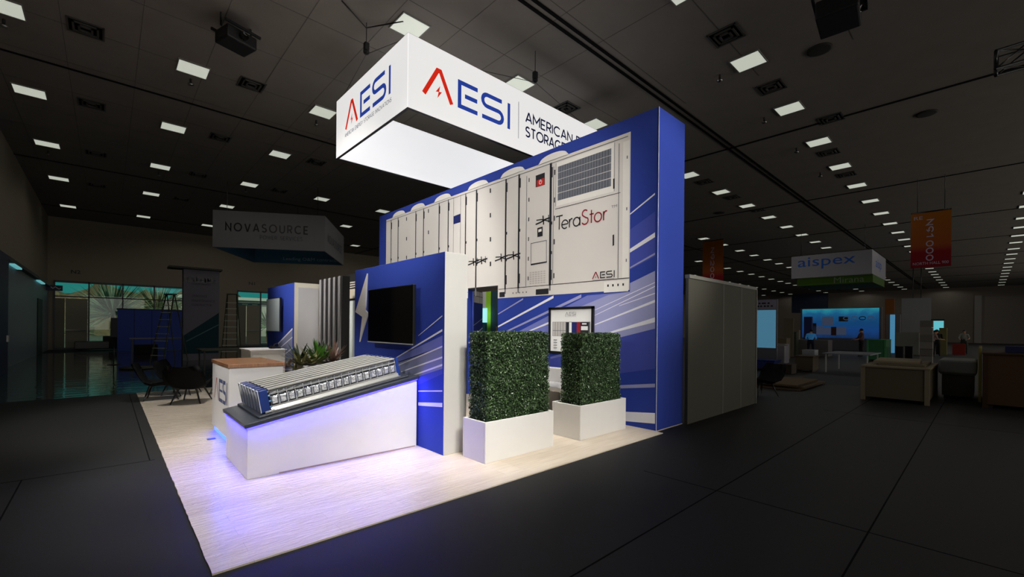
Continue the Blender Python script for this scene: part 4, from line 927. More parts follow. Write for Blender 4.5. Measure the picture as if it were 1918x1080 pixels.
# ---- hedges
def hedge(pl, hd, lab, seed, taplab=None):
    x0, x1, y0, y1, z1 = pl; t = thing('hedge_planter', lab, 'hedge', (x0, y0, PZ))
    mb = MB(); w_ = .03
    mb.box(x0, x1, y0, y0+w_, PZ, z1); mb.box(x0, x1, y1-w_, y1, PZ, z1); mb.box(x0, x0+w_, y0+w_, y1-w_, PZ, z1); mb.box(x1-w_, x1, y0+w_, y1-w_, PZ, z1); mb.box(x0+w_, x1-w_, y0+w_, y1-w_, PZ, z1-.08)
    mb.build('planter_box', mat('planter_white', '#e4e2de', .5), t, .004, 1)
    random.seed(seed); a0, a1, b0, b1, c0, c1 = hd
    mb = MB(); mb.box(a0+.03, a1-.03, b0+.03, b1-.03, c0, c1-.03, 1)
    def leaf(p, n):
        n = (n+Vector((random.gauss(0, .55), random.gauss(0, .55), random.gauss(.15, .5)))).normalized()
        a = n.cross(Vector((random.gauss(0, 1), random.gauss(0, 1), random.gauss(0, 1)))).normalized(); b = n.cross(a)
        L = random.uniform(.010, .017); W = L*.55; s = p
        mb.add([s-a*L, s+b*W+n*.004, s+a*L, s-b*W+n*.004], [(0, 1, 2), (0, 2, 3)], 0 if random.random() < .72 else 2)
    def face(o, ea, eb, n, cnt):
        for _ in range(cnt):
            p = o+ea*random.random()+eb*random.random()
            d = .028*math.sin(p.x*21+p.z*9)*math.sin(p.z*13+p.x*6)*.5
            leaf(p-n*random.uniform(-.015, .035)+n*d*.6, n)
    O = Vector; dx, dy, dz = a1-a0, b1-b0, c1-c0; den = 12500
    face(O((a0, b0, c0)), O((dx, 0, 0)), O((0, 0, dz)), O((0, -1, 0)), int(den*dx*dz)); face(O((a0, b0, c0)), O((0, dy, 0)), O((0, 0, dz)), O((-1, 0, 0)), int(den*dy*dz))
    face(O((a1, b0, c0)), O((0, dy, 0)), O((0, 0, dz)), O((1, 0, 0)), int(den*.8*dy*dz)); face(O((a0, b0, c1)), O((dx, 0, 0)), O((0, dy, 0)), O((0, 0, 1)), int(den*dx*dy)); face(O((a0, b1, c0)), O((dx, 0, 0)), O((0, 0, dz)), O((0, 1, 0)), int(den*.4*dx*dz))
    mb.build('foliage', [HEDGE, HEDGED, mat('boxwood_leaf_glint', '#6f8c58', .32, noise=(12, '#3d5c30'), spec=.8)], t)  # paler leaves put the glints of glossy foliage into the colour
hedge((3.225, 4.405, 3.925, 4.365, .492), (3.30, 4.365, 3.99, 4.335, .42, 1.53), 'artificial boxwood hedge in a white trough beside the low blue wall', 31)
hedge((4.905, 6.055, 3.865, 4.40, .50), (5.00, 6.0, 3.945, 4.31, .43, 1.51), 'artificial boxwood hedge in a white trough beside the tower corner', 32)
# ---- white seat against the tower
t = thing('moulded_bench', 'white moulded seat against the tower, seen between the two hedges', 'seat', (5.9, 5.4, PZ))
mb = MB(); mb.box(6.12, 6.22, 4.7, 6.1, PZ, .86); mb.build('backrest', WHITE, t, .02)
mb = MB(); mb.box(5.55, 6.12, 4.7, 6.1, .52, .60); mb.build('seat', WHITE, t, .02)
for y in (4.72, 5.3, 5.9): mb = MB(); mb.box(5.6, 6.1, y, y+.12, PZ, .52); mb.build('leg', WHITE, t, .01)
# tape scrap on the floor by the desk
mb = MB(); mb.box(1.02, 1.12, 7.25, 7.33, PZ+.004, PZ+.006); tag(mb.build('tape_scrap', mat('blue_tape', '#3a4fb0', .5)), 'scrap of blue tape on the booth floor by the desk', 'tape')

# ---- lounge chairs
def chair_shell(P, w=.60, arms=True):
    """P(u, v, z): u forward, v sideways; curved bucket shell"""
    prof = [(.38, .38, .46), (.22, .37, .54), (.04, .33, .60), (-.12, .30, .64), (-.24, .35, .70), (-.32, .47, .74), (-.40, .62, .70), (-.47, .76, .54)]
    nv = 9; vs, fs = [], []
    for side in (0, .022):
        for (u, z, ww) in prof:
            for j in range(nv):
                s = -1+2*j/(nv-1); lift = .055*max(0, abs(s)-.35)**1.5/.4; k = max(0, min(1, (z-.36)/.4))
                vs.append(P(u+lift*.9*k+side*.4, s*ww/2, z+lift*(1-k*.6)-side))
    n = len(prof)*nv
    for i in range(len(prof)-1):
        for j in range(nv-1):
            a = i*nv+j; fs.append((a, a+1, a+nv+1, a+nv)); fs.append((a+n, a+nv+n, a+nv+1+n, a+1+n))
    for i in range(len(prof)-1):
        for j in (0, nv-1): a = i*nv+j; fs.append((a, a+nv, a+nv+n, a+n))
    for j in range(nv-1):
        for i in (0, len(prof)-1): a = i*nv+j; fs.append((a, a+1, a+1+n, a+n))
    return vs, fs
CH_M = mat('black_upholstery', '#060607', .75, spec=.15)
def lounge_chair(x, y, rz, lab, m=None, z0=PZ, mleg=None, s=1.0, group='black lounge chairs'):
    t = thing('lounge_chair', lab, 'chair', (x, y, z0), 0, group)
    c, sn = math.cos(rz), math.sin(rz)
    P = lambda u, v, z: Vector((x+(u*c-v*sn)*s, y+(u*sn+v*c)*s, z0+z*s))
    mb = MB(); mb.add(*chair_shell(P), 0, True); mb.build('shell', m or CH_M, t)
    for u, v in ((.28, .2), (.28, -.2), (-.2, .2), (-.2, -.2)):
        mb = MB(); mb.tube([P(u*.7, v*.7, .33), P(u*1.2, v*1.3, 0.0)], [.022*s, .012*s], 8); mb.build('leg', mleg or BLACK, t)
    mb = MB(); mb.tube([P(-.14, -.14, .30), P(.2, -.14, .32), P(.2, .14, .32), P(-.14, .14, .30), P(-.14, -.14, .30)], .014*s, 6); mb.build('seat_frame', BLACK, t)
lounge_chair(0.83, 11.9, math.radians(-10), 'black lounge chair nearest the edge of the booth floor, seen side on')
lounge_chair(1.26, 11.0, math.radians(62), 'black lounge chair with its wide back to the camera')
lounge_chair(1.22, 12.5, math.radians(-30), 'black lounge chair at the back of the group, behind the wide-backed one')
lounge_chair(2.12, 12.0, math.radians(150), 'black lounge chair half hidden behind the reception desk')

# ================================================================== NEXT BOOTHS, RIGHT
def partition():
    t = thing('booth_partition', 'grey panel partition right of the blue tower', 'partition', (7.2, 3.37, 0), kind='thing')
    for a, b in ((7.16, 8.60), (8.62, 9.50), (9.52, 10.35)):
        mb = MB(); mb.box(a, b, 3.385, 3.435, 0, 2.46); mb.build('panel', GREYP, t)
    mb = MB(); mb.box(7.16, 10.38, 3.37, 3.45, 2.46, 2.52)
    for x in (8.60, 9.50): mb.box(x, x+.02, 3.38, 3.44, 0, 2.46)
    mb.box(10.35, 10.39, 3.37, 3.45, 0, 2.46); mb.build('rail', mat('partition_rail', '#7c7a72', .6), t)
partition()
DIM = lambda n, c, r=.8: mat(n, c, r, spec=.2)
# lit banner beside partition
t = thing('lit_banner', 'glowing pale blue banner stand just right of the grey partition', 'banner', (20, 6.2, 0))
mb = MB(); mb.box(20, 20.12, 5.75, 6.62, 0, 2.86); mb.build('frame', DIM('banner_frame', '#55555c'), t)
mb = MB(); mb.box(19.99, 20.0, 5.79, 6.56, .86, 2.42, 0); mb.build('lit_panel', mat('banner_light', '#5a8fae', .6, emit=(.04, .13, .20), strength=1.0), t)
mb = MB(); mb.box(19.985, 20.0, 5.77, 6.58, 2.44, 2.84, 0)
for z_, xs_ in ((2.70, (.10, .22, .30, .44)), (2.58, (.05, .16, .30, .42, .56))):
    for x_ in xs_: mb.stroke(((19.982, 6.54, z_), (0, -1, 0), (0, 0, 1)), [(x_, 0), (x_+.08, 0)], .06, 1)
mb.build('header', [DIM('banner_header', '#7a7684'), DIM('banner_ink', '#1c1c22')], t)
# blue LED wall
t = thing('led_wall', 'long glowing blue seascape display wall in the far booth', 'display wall', (44, 8, 0))
LXW = 44.0; a = on(1503, 579, 'x', LXW); b = on(1647, 578, 'x', LXW); c_ = on(1647, 632, 'x', LXW)
mb = MB(); mb.box(LXW, LXW+.25, b.y-.15, a.y+.15, 0, a.z+.06); mb.build('wall_frame', DIM('ledwall_frame', '#55535a'), t)
def blue_screen():
    m = bpy.data.materials.new('seascape_screen'); m.use_nodes = True; nt = m.node_tree; N = nt.nodes.new; L = nt.links.new
    tc = N('ShaderNodeTexCoord'); sp = N('ShaderNodeSeparateXYZ'); L(tc.outputs['Object'], sp.inputs['Vector'])
    n = N('ShaderNodeTexNoise'); n.inputs['Scale'].default_value = 1.6; n.inputs['Detail'].default_value = 6; L(tc.outputs['Object'], n.inputs['Vector'])
    mr = N('ShaderNodeMapRange'); mr.inputs['From Min'].default_value = .9; mr.inputs['From Max'].default_value = 3.4; L(sp.outputs['Z'], mr.inputs['Value'])
    ad = N('ShaderNodeMath'); ad.operation = 'MULTIPLY_ADD'; ad.inputs[1].default_value = .35; L(n.outputs['Fac'], ad.inputs[0])
    sb = N('ShaderNodeMath'); sb.operation = 'SUBTRACT'; sb.inputs[1].default_value = .17; L(mr.outputs['Result'], sb.inputs[0]); L(sb.outputs['Value'], ad.inputs[2])
    rp = N('ShaderNodeValToRGB'); cr = rp.color_ramp; cr.elements[0].color = (.004, .02, .07, 1); cr.elements[1].color = (.02, .26, .33, 1)
    for p, cc in ((.3, (.006, .05, .20, 1)), (.55, (.004, .055, .17, 1)), (.82, (.006, .10, .24, 1))): e = cr.elements.new(p); e.color = cc
    L(ad.outputs['Value'], rp.inputs['Fac']); bs = nt.nodes['Principled BSDF']; bs.inputs['Base Color'].default_value = (.01, .01, .02, 1)
    L(rp.outputs['Color'], bs.inputs['Emission Color']); bs.inputs['Emission Strength'].default_value = 0.8
    return m
mb = MB(); mb.box(LXW-.02, LXW-.002, b.y, a.y, c_.z-.1, a.z, 0)
for k, (f0, f1, z0, z1, m) in enumerate(((.28, .43, 2.05, 2.75, 1), (.04, .14, 1.7, 2.5, 2), (.1, .2, 1.3, 2.2, 2), (.16, .30, 1.25, 1.95, 1), (.3, .40, 1.25, 1.85, 1), (.47, .60, 1.25, 1.9, 1), (.40, .47, 1.2, 1.9, 3), (.5, .62, 2.35, 2.75, 2))):
    W_ = a.y-b.y; mb.box(LXW-.024, LXW-.02, a.y-f1*W_, a.y-f0*W_, z0, z1, m)
for k_ in range(4): mb.stroke(((LXW-.026, a.y-(a.y-b.y)*(.60+.1*k_), 2.6), (0, -1, 0), (0, 0, 1)), arc(0, 0, .2, .13, 0, 350, 16), .06, (1, 1, 2, 1)[k_])
mb.build('lit_screen', [blue_screen(), mat('screen_grey', '#3a4560', .6, emit=(.03, .04, .07), strength=.8), mat('screen_dark', '#10181a', .6), mat('screen_maroon', '#3a1420', .6)], t)
# navy panel and white panels further back
t = thing('navy_banner', 'dark navy square banner hung high by the far wall', 'banner', (87.5, 20, 4.6)); mb = MB(); mb.box(87.5, 87.7, 17.7, 22.9, 4.6, 7.75); mb.build('cloth', mat('navy_banner', '#0f1c38', .8), t)
for y in (18.2, 22.4): mb = MB(); mb.tube([(87.6, y, 7.75), (87.6, y, CH-.005)], .03, 6); mb.build('cable', BLACK, t)
t = thing('white_backboard', 'tall plain white panel hung at the far right behind the people', 'panel', (60, 4.7, 1.5))
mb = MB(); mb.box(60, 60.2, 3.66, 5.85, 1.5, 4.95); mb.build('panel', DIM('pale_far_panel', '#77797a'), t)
mb = MB(); mb.tube([(60.1, 5.0, 4.95), (60.1, 5.0, CH)], .03, 6); mb.tube([(60.1, 4.4, 4.95), (60.1, 4.4, CH)], .03, 6); mb.build('cable', BLACK, t)
mb = MB(); mb.box(91-.25, 91, 0.34, 1.05, 0, 6.75); struct(mb.build('trim_6', DIM('door_jamb', '#8a8682')), 'pale jamb beside the roll-up door', 'door jamb')
mb = MB(); mb.box(91-.1, 91, -4.2, .34, 0, 6.6); struct(mb.build('door_4', DIM('rollup_door', '#77716a')), 'large closed roll-up door in the far wall', 'door')
# neighbour sign: aispex
def square_sign(p0, ex, ey, L1, L2, z0, z1, nm, lab, mo, mi, cables):
    ex, ey = Vector(ex).normalized(), Vector(ey).normalized(); o = Vector((*p0, z0)); H = Vector((0, 0, z1-z0)); t = thing(nm, lab, 'sign', o)
    for a, d, n in ((o, ex*L1, ey), (o+ey*(L2-.05), ex*L1, ey), (o+ey*.05, ey*(L2-.1), ex), (o+ey*.05+ex*(L1-.05), ey*(L2-.1), ex)):
        mb = MB(); mb.obox(a, d, n*.05, H); mb.build('fabric_panel', [mo], t)
    mb = MB()
    for q in cables: p = o+ex*q[0]+ey*q[1]+H; mb.tube([p, (p.x, p.y, CH)], .012, 6)
    mb.build('cable', BLACK, t)
    return t, o, ex, ey, H
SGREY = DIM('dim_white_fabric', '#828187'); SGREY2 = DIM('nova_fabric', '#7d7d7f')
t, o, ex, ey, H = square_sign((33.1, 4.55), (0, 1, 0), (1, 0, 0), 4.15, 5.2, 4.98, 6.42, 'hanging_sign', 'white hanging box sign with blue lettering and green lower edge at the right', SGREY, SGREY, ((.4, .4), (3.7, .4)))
mb = MB(); pl = (o-ey*.006+ex*3.78+Vector((0, 0, .52)), -ex, (0, 0, 1)); text_into(mb, 'aispex', pl, 3.0, .78, 0, 0); mb.build('lettering', [DIM('aispex_blue', '#1c4e9c')], t); mb = MB(); pl = (o-ex*.006+ey*1.2+Vector((0, 0, .35)), ey, (0, 0, 1)); text_into(mb, 'aisp', pl, 2.2, .7, 0, 0)
mb.build('lettering', [DIM('aispex_blue', '#1c4e9c')], t)
mb = MB(); mb.obox(o+ey*.3-Vector((0, 0, .48)), ex*3.9, ey*4.4, (0, 0, .48)); 
text_into(mb, 'Mirana', (o+ey*.29+ex*1.9+Vector((0, 0, -.42)), -ex, (0, 0, 1)), 1.5, .36, 1, 0); mb.build('green_valance', [DIM('green_fabric', '#33500f'), DIM('valance_ink', '#64705a')], t)
# banners N91000
def hall_banner(x, y0, y1, z0, z1, txt, lab, foot, lead):
    t = thing('hall_banner', lab, 'banner', (x, (y0+y1)/2, z0), 0, 'orange hall number banners')
    m = bpy.data.materials.get('banner_cloth')
    if m is None:
        m = bpy.data.materials.new('banner_cloth'); m.use_nodes = True; nt = m.node_tree; N = nt.nodes.new; L = nt.links.new
        tc = N('ShaderNodeTexCoord'); sp = N('ShaderNodeSeparateXYZ'); L(tc.outputs['Generated'], sp.inputs['Vector']); rp = N('ShaderNodeValToRGB'); cr = rp.color_ramp
        cr.elements[0].color = (*lin('#6a0e18'), 1); cr.elements[1].color = (*lin('#804c16'), 1); e = cr.elements.new(.28); e.color = (*lin('#70121a'), 1); e = cr.elements.new(.4); e.color = (*lin('#80401a'), 1)
        L(sp.outputs['Z'], rp.inputs['Fac']); b = nt.nodes['Principled BSDF']; L(rp.outputs['Color'], b.inputs['Base Color']); b.inputs['Roughness'].default_value = .8; b.inputs['Specular IOR Level'].default_value = .1
    mb = MB(); mb.box(x, x+.02, y0, y1, z0, z1); mb.build('cloth', m, t)
    mb = MB(); H = z1-z0; W = y1-y0; cs = H*.77/len(txt)
    for k, ch in enumerate(txt):   # characters read downwards, turned a quarter
        letters_into(mb, ch, ((x-.004, y1-W*.40, z1-H*.14-k*cs), (0, 0, -1), (0, -1, 0)), cs*.72 if ch != '1' else cs*.4, W*.16, 0, .2)
    if lead: text_into(mb, 'RE', ((x-.004, y1-W*.08, z1-H*.12), (0, -1, 0), (0, 0, 1)), W*.22, H*.06, 0)
    if foot: text_into(mb, foot, ((x-.004, y1-W*.06, z0+H*.05), (0, -1, 0), (0, 0, 1)), W*.88, H*.05, 0)
    mb.build('lettering', DIM('banner_lettering', '#9a90a0'), t)
    mb = MB(); mb.tube([(x+.01, y0, z1+.02), (x+.01, y1, z1+.02)], .03, 6); mb.tube([(x+.01, y0+.2, z1), (x+.01, y0+.2, CH)], .01, 6); mb.tube([(x+.01, y1-.2, z1), (x+.01, y1-.2, CH)], .01, 6); mb.build('hanger', BLACK, t)
hall_banner(25.0, .945, 2.165, 4.26, 6.55, 'N91000', 'orange and red banner reading N91000 hung at the right', 'NORTH HALL 900', True)
hall_banner(30.0, 11.84, 13.2, 4.2, 7.58, 'N92000', 'orange and red number banner just right of the blue tower', None, False)

# crates and clutter on the right
def crate(nm, x0, x1, y0, y1, z0, z1, m, lab, battens=True, lid=True, cat='crate', mt=None, rz=0):
    t = thing(nm, lab, cat, ((x0+x1)/2, (y0+y1)/2, z0))
    mb = MB(); mb.box(x0+.02, x1-.02, y0+.02, y1-.02, z0+.08, z1-.04); mb.build('body', m, t)
    if lid: mb = MB(); mb.box(x0-.01, x1+.01, y0-.01, y1+.01, z1-.04, z1); mb.build('lid', mt or m, t, .006)
    if battens:
        for x, y in ((x0, y0), (x1-.08, y0), (x0, y1-.08), (x1-.08, y1-.08)): mb = MB(); mb.box(x, x+.08, y, y+.08, z0, z1-.04); mb.build('batten', mt or m, t)
    for y in (y0+.05, y1-.15): mb = MB(); mb.box(x0+.1, x1-.1, y, y+.1, z0, z0+.08); mb.build('skid', DIM('skid_wood', '#3a3024'), t)
    return t
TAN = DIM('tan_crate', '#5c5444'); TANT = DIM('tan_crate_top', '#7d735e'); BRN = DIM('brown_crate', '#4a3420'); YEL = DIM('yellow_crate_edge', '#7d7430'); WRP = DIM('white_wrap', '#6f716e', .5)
crate('shipping_crate', 12.95, 15.4, 0.80, 1.97, 0, .80, TAN, 'long tan wooden crate on the floor at the right', mt=TANT)
t = crate('shipping_crate', 13.6, 16.2, -2.2, 0.03, 0, 1.16, BRN, 'large brown wooden crate at the right edge of the picture', lid=True, mt=DIM('brown_crate_dark', '#3c2a1a'))
mb = MB(); mb.box(13.7, 16.3, .05, .09, .1, 1.25); mb.build('side_lid', YEL, t)
mb = MB(); mb.box(14.0, 14.6, -.9, -.3, 1.17, 1.30); tag(mb.build('folded_blanket', DIM('navy_blanket', '#20264a')), 'folded navy blanket on top of the brown crate', 'blanket')
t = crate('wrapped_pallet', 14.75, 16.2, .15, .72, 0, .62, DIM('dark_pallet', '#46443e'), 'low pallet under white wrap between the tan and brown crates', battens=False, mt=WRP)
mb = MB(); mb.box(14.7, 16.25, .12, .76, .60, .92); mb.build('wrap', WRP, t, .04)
crate('wooden_crate', 19.6, 20.5, 4.4, 5.0, 0, .62, DIM('crate_a', '#4c4234'), 'small tan crate behind the lounge chair at the right', False)
lounge_chair(11.75, 3.7, math.radians(150), 'black lounge chair standing in the aisle right of the grey partition', z0=0, group='black lounge chairs')
# flattened cardboard ramp in front
t = thing('cardboard_stack', 'low stack of flattened cardboard on the floor beyond the aisle chair', 'cardboard', (14.5, 3.9, 0))
for k, (dx, dy) in enumerate(((0, 0), (.1, -.08), (-.05, .06))):
    mb = MB(); mb.box(13.4+dx, 15.6+dx, 3.3+dy, 4.6+dy, .0+k*.05, .045+k*.05); mb.build('sheet', DIM('cardboard', '#63523a'), t)
mb = MB(); mb.extrude([(15.9, 2.5, 0), (17.4, 2.5, 0), (17.4, 2.5, .14)], (0, 1.5, 0)); tag(mb.build('loading_ramp', DIM('ramp_grey', '#3a3f44')), 'dark wedge ramp lying on the floor left of the tan crate', 'ramp')
# pedestals, tables, cases
mb = MB(); mb.box(22.0, 22.6, 4.9, 5.35, 0, .76); tag(mb.build('pedestal', DIM('pedestal_grey', '#8b8d92')), 'pale grey pedestal in the dim booth at the right', 'pedestal')
mb = MB(); mb.box(23.8, 24.5, 6.5, 7.15, 0, .92); tag(mb.build('white_case', DIM('case_grey', '#6f6d74')), 'grey square case behind the aisle chair', 'case')
def table(x0, x1, y0, y1, h, m, lab, legm=None):
    t = thing('folding_table', lab, 'table', ((x0+x1)/2, (y0+y1)/2, 0))
    mb = MB(); mb.box(x0, x1, y0, y1, h-.04, h); mb.build('tabletop', m, t, .006)
    for x in (x0+.08, x1-.12):
        for y in (y0+.08, y1-.12): mb = MB(); mb.box(x, x+.04, y, y+.04, 0, h-.04); mb.build('leg', legm or ALU, t)
table(20.2, 22.6, 2.8, 4.25, .74, DIM('table_grey', '#73767e'), 'grey topped table in front of the green crate at the right')
table(20.6, 22.0, 5.9, 8.0, .95, DIM('table_dark', '#4c483c'), 'dark work table behind the grey partition edge')
crate('green_crate', 29.9, 31.6, 3.5, 4.3, 0, 1.15, DIM('green_paint', '#2c5e3c'), 'green crate in the dim booth at the right', mt=DIM('green_paint_top', '#3b7a4c'))
mb = MB(); mb.box(32.3, 33.4, 6.5, 9.4, 0, 1.0); tag(mb.build('reception_counter', DIM('counter_grey', '#5f5c5c'), None, .01), 'grey counter in front of the glowing blue wall', 'counter')
crate('blue_box', 18.9, 19.7, 5.5, 6.3, 0, .42, DIM('blue_plastic', '#1d2a62'), 'low blue box under the dark work table', False)
for i, (x, y, h, w_, c, lab) in enumerate(((38, 8.9, 2.6, .5, '#1a2460', 'dark blue roll-up banner left of the glowing wall'), (36, 9.2, 1.6, .5, '#6a5f48', 'tan cloth bundle left of the glowing wall'), (48, 5.2, 3.0, .9, '#58575c', 'grey tall box right of the glowing wall'), (42, 4.6, 2.8, .25, '#3a7fae', 'thin glowing blue panel right of the glowing wall'), (40, 3.6, 1.5, 1.2, '#66675f', 'pale boxed cabinet below the hung white panel'))):
    em = dict(emit=(.05, .18, .30), strength=1) if '3a7f' in c else {}
    mb = MB(); mb.box(x, x+.3, y-w_/2, y+w_/2, 0, h); tag(mb.build('display_box', mat('clutter_%d' % i, c, .8, **em), None, .02), lab, 'display box')
for k in range(6):
    mb = MB(); mb.box(30.3, 30.85, 1.78, 2.25, .0+k*.36, .345+k*.36); tag(mb.build('carton', DIM('carton_%d' % (k % 2), ('#6a6660', '#5a5650')[k % 2])), f'grey carton, {("bottom", "second", "third", "fourth", "fifth", "top")[k]} of the tall carton stack at the right', 'carton', 'stacked cartons')
mb = MB()
for k, (dx, dy, dr) in enumerate(((0, 0, .0), (.15, .1, .05))):
    mb = MB(); a = Vector((13.3+dx, .9+dy, .805+k*.05)); c_, s_ = math.cos(dr), math.sin(dr); mb.obox(a, (1.7*c_, 1.7*s_, 0), (-.8*s_, .8*c_, 0), (0, 0, .045)); tag(mb.build('loose_board', DIM('board_tan_%d' % k, ('#6e6450', '#857a62')[k])), ('lower', 'upper')[k]+' loose board lying on the long tan crate', 'board')
for x, y, h, wx, wy, c, lab in ((27.2, 7.6, 1.15, .7, .5, '#57513f', 'tan carton pile beyond the dark work table'), (30.0, 8.0, 2.3, .08, .5, '#5a5244', 'thin tan upright board left of the glowing wall'), (31.6, 8.2, 1.5, .5, .4, '#3f4438', 'grey-green equipment box left of the glowing wall'), (33.5, 8.95, 2.0, .4, .35, '#23262c', 'dark upright case against the left end of the glowing wall'), (40.6, 3.45, 1.35, .6, .5, '#75736a', 'pale cabinet between the green crate and the carton stack'), (30.5, 3.05, .8, .3, .3, '#16161a', 'black bin right of the green crate, nearer of two'), (31.3, 2.75, .8, .3, .3, '#1b1b20', 'black bin right of the green crate, farther of two'), (25.4, 6.0, .6, .9, .6, '#4a4438', 'low brown box under the glow of the blue wall'), (18.2, 5.0, .35, .6, .5, '#3a3228', 'small brown box on the floor behind the aisle chair'), (17.9, 1.9, .5, .8, .5, '#2a2420', 'dark brown box between the ramp and the tan crate')):
    t = thing('storage_box', lab, 'box', (x, y, 0)); mb = MB(); mb.box(x, x+wx, y-wy/2, y+wy/2, 0, h-.04); mb.build('body', DIM('box_'+c[1:], c), t, .01); mb = MB(); mb.box(x-.01, x+wx+.01, y-wy/2-.01, y+wy/2+.01, h-.04, h); mb.build('lid', DIM('box_'+c[1:], c), t, .005)
t = thing('monitor_stand', 'small glowing cyan monitor above the people at the right', 'monitor', (41, 2.0, 0))
mb = MB(); mb.box(43.0, 43.1, 1.97, 2.58, 1.67, 2.35); mb.build('screen', mat('cyan_monitor', '#5fc0c8', .4, emit=(.10, .42, .48), strength=1), t); mb = MB(); mb.box(43.02, 43.12, 1.93, 2.62, 2.35, 2.47); mb.box(43.04, 43.1, 2.2, 2.35, 0, 1.67); mb.build('stand', BLACKM, t)
mb = MB(); mb.box(42.2, 42.9, 1.78, 2.15, 0, 1.85); tag(mb.build('wardrobe_crate', DIM('olive_panel', '#5c5834')), 'tall olive crate beside the man in black', 'crate')
mb = MB(); mb.box(43.5, 44, .92, 1.55, 0, .75); tag(mb.build('red_toolbox', DIM('red_box', '#6a1f18')), 'dark red toolbox beside the olive crate', 'toolbox')
mb = MB(); mb.box(57, 57.3, 6.1, 6.8, 0, 4.8); tag(mb.build('wooden_ladder_frame', DIM('orange_timber', '#6a3f18')), 'orange timber frame left of the hung white panel', 'timber frame')

# people working at the far right
SKIN = DIM('skin', '#a87858'); HAIRM = DIM('dark_hair', '#14100e')
def person(x, y, rz, lab, shirt, pants, bend=0.0, reach=0.3, hat=None, h=1.72):
    t = thing('person', lab, 'person', (x, y, 0), 0)
    c, sn = math.cos(rz), math.sin(rz)
    def P(u, v, z):
        if z > .95: du = math.sin(bend)*(z-.95); z = .95+math.cos(bend)*(z-.95); u = u*math.cos(bend)+du
        return Vector((x+u*c-v*sn, y+u*sn+v*c, z*h/1.72))
    V, E, R, K = [], [], [], []
    def n(p, r, k, par=None):
        V.append(p); R.append(r); K.append(k)
        if par is not None: E.append((par, len(V)-1))
        return len(V)-1
    pel = n(P(0, 0, .95), .15, 1); ch = n(P(0, 0, 1.12), .135, 0, pel); ch2 = n(P(.0, 0, 1.34), .155, 0, ch); nk = n(P(0, 0, 1.47), .06, 2, ch2); hd = n(P(.02, 0, 1.58), .092, 2, nk); n(P(.03, 0, 1.68), .085, 2, hd)
    n(P(.13, 0, 1.585), .018, 2, hd)
    for s in (1, -1):
        hp = n(P(0, s*.10, .88), .10, 1, pel); kn = n(P(.03, s*.12, .50), .065, 1, hp); an = n(P(-.02, s*.13, .09), .045, 1, kn); n(P(.14, s*.15, .035), .035, 3, an)
        sh = n(P(0, s*.19, 1.40), .065, 0, ch2); el = n(P(.05+reach*.25, s*.26, 1.13), .048, 0, sh); wr = n(P(.12+reach, s*.22, 1.02+reach*.25), .032, 2, el); pm = n(P(.19+reach, s*.21, 1.0+reach*.25), .034, 2, wr)
        for f in range(4): q = n(P(.24+reach, s*(.185+f*.017), .985+reach*.25), .009, 2, pm); n(P(.275+reach-.004*abs(f-1), s*(.185+f*.017), .96+reach*.25), .008, 2, q)
        q = n(P(.21+reach, s*.17, .985+reach*.25), .010, 2, pm)
    me = bpy.data.meshes.new('body'); org = Vector((x, y, 0)); me.from_pydata([v-org for v in V], E, []); o = bpy.data.objects.new('body', me); COL.objects.link(o)
    m = o.modifiers.new('skin', 'SKIN'); 
    if not me.skin_vertices: me.skin_vertices.update() if hasattr(me.skin_vertices, 'update') else None
    try: sv = me.skin_vertices[0].data
    except Exception:
        bm = bmesh.new(); bm.from_mesh(me); bm.verts.layers.skin.verify(); bm.to_mesh(me); bm.free(); sv = me.skin_vertices[0].data
    for i, r in enumerate(R): sv[i].radius = (r, r); sv[i].use_root = (i == 0)
    o.modifiers.new('sub', 'SUBSURF').levels = 1
    dg = bpy.context.evaluated_depsgraph_get(); ev = o.evaluated_get(dg); me2 = bpy.data.meshes.new_from_object(ev); bpy.data.objects.remove(o)
    mats = [shirt, pants, SKIN, BLACKM]
    me2.materials.clear()
    for mm in mats: me2.materials.append(mm)
    for p in me2.polygons:
        cc = p.center+org; i = min(range(len(V)), key=lambda q_: (V[q_]-cc).length-R[q_]); p.material_index = K[i]; p.use_smooth = True
    b = bpy.data.objects.new('body', me2); COL.objects.link(b); b.parent = t
    top = P(.0, 0, 1.63); mb = MB(); vs, fs = [], []
    for i in range(6):
        a = PI/2*i/5*1.15
        for k in range(12): vs.append(top+Vector((.105*math.sin(a)*math.cos(2*PI*k/12)-.0, .098*math.sin(a)*math.sin(2*PI*k/12), .112*math.cos(a))))
    for i in range(5):
        for k in range(12): fs.append((i*12+k, (i+1)*12+k, (i+1)*12+(k+1) % 12, i*12+(k+1) % 12))
    mb.add(vs, fs, 0, True); mb.build('cap' if hat else 'hair', hat or HAIRM, t)
    return t
person(39.6, 2.13, math.radians(0), 'person in a black shirt standing with back turned by the glowing monitor', DIM('shirt_black', '#15151c'), DIM('pants_black', '#1a1816'), .15, .25)
person(38.6, 2.33, math.radians(-60), 'person in a pale top leaning beside the man in black', DIM('shirt_pale', '#7a6a64'), DIM('pants_dark', '#22201e'), .35, .35)
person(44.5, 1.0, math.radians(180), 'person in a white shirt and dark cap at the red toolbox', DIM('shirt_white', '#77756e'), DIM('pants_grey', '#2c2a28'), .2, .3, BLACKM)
person(31.0, 7.1, math.radians(10), 'person in a bright blue vest bending by the glowing wall', mat('shirt_blue_glow', '#2f7fbe', .8, emit=(.01, .06, .14), strength=.6), DIM('pants_navy', '#15182a'), .5, .3)  # the blue shirt has a faint glow added to its colour
person(34.0, 5.15, math.radians(120), 'person in a checked plaid shirt behind the grey table', DIM('shirt_plaid', '#5a4048'), DIM('pants_d', '#1c1a1a'), .0, .2)

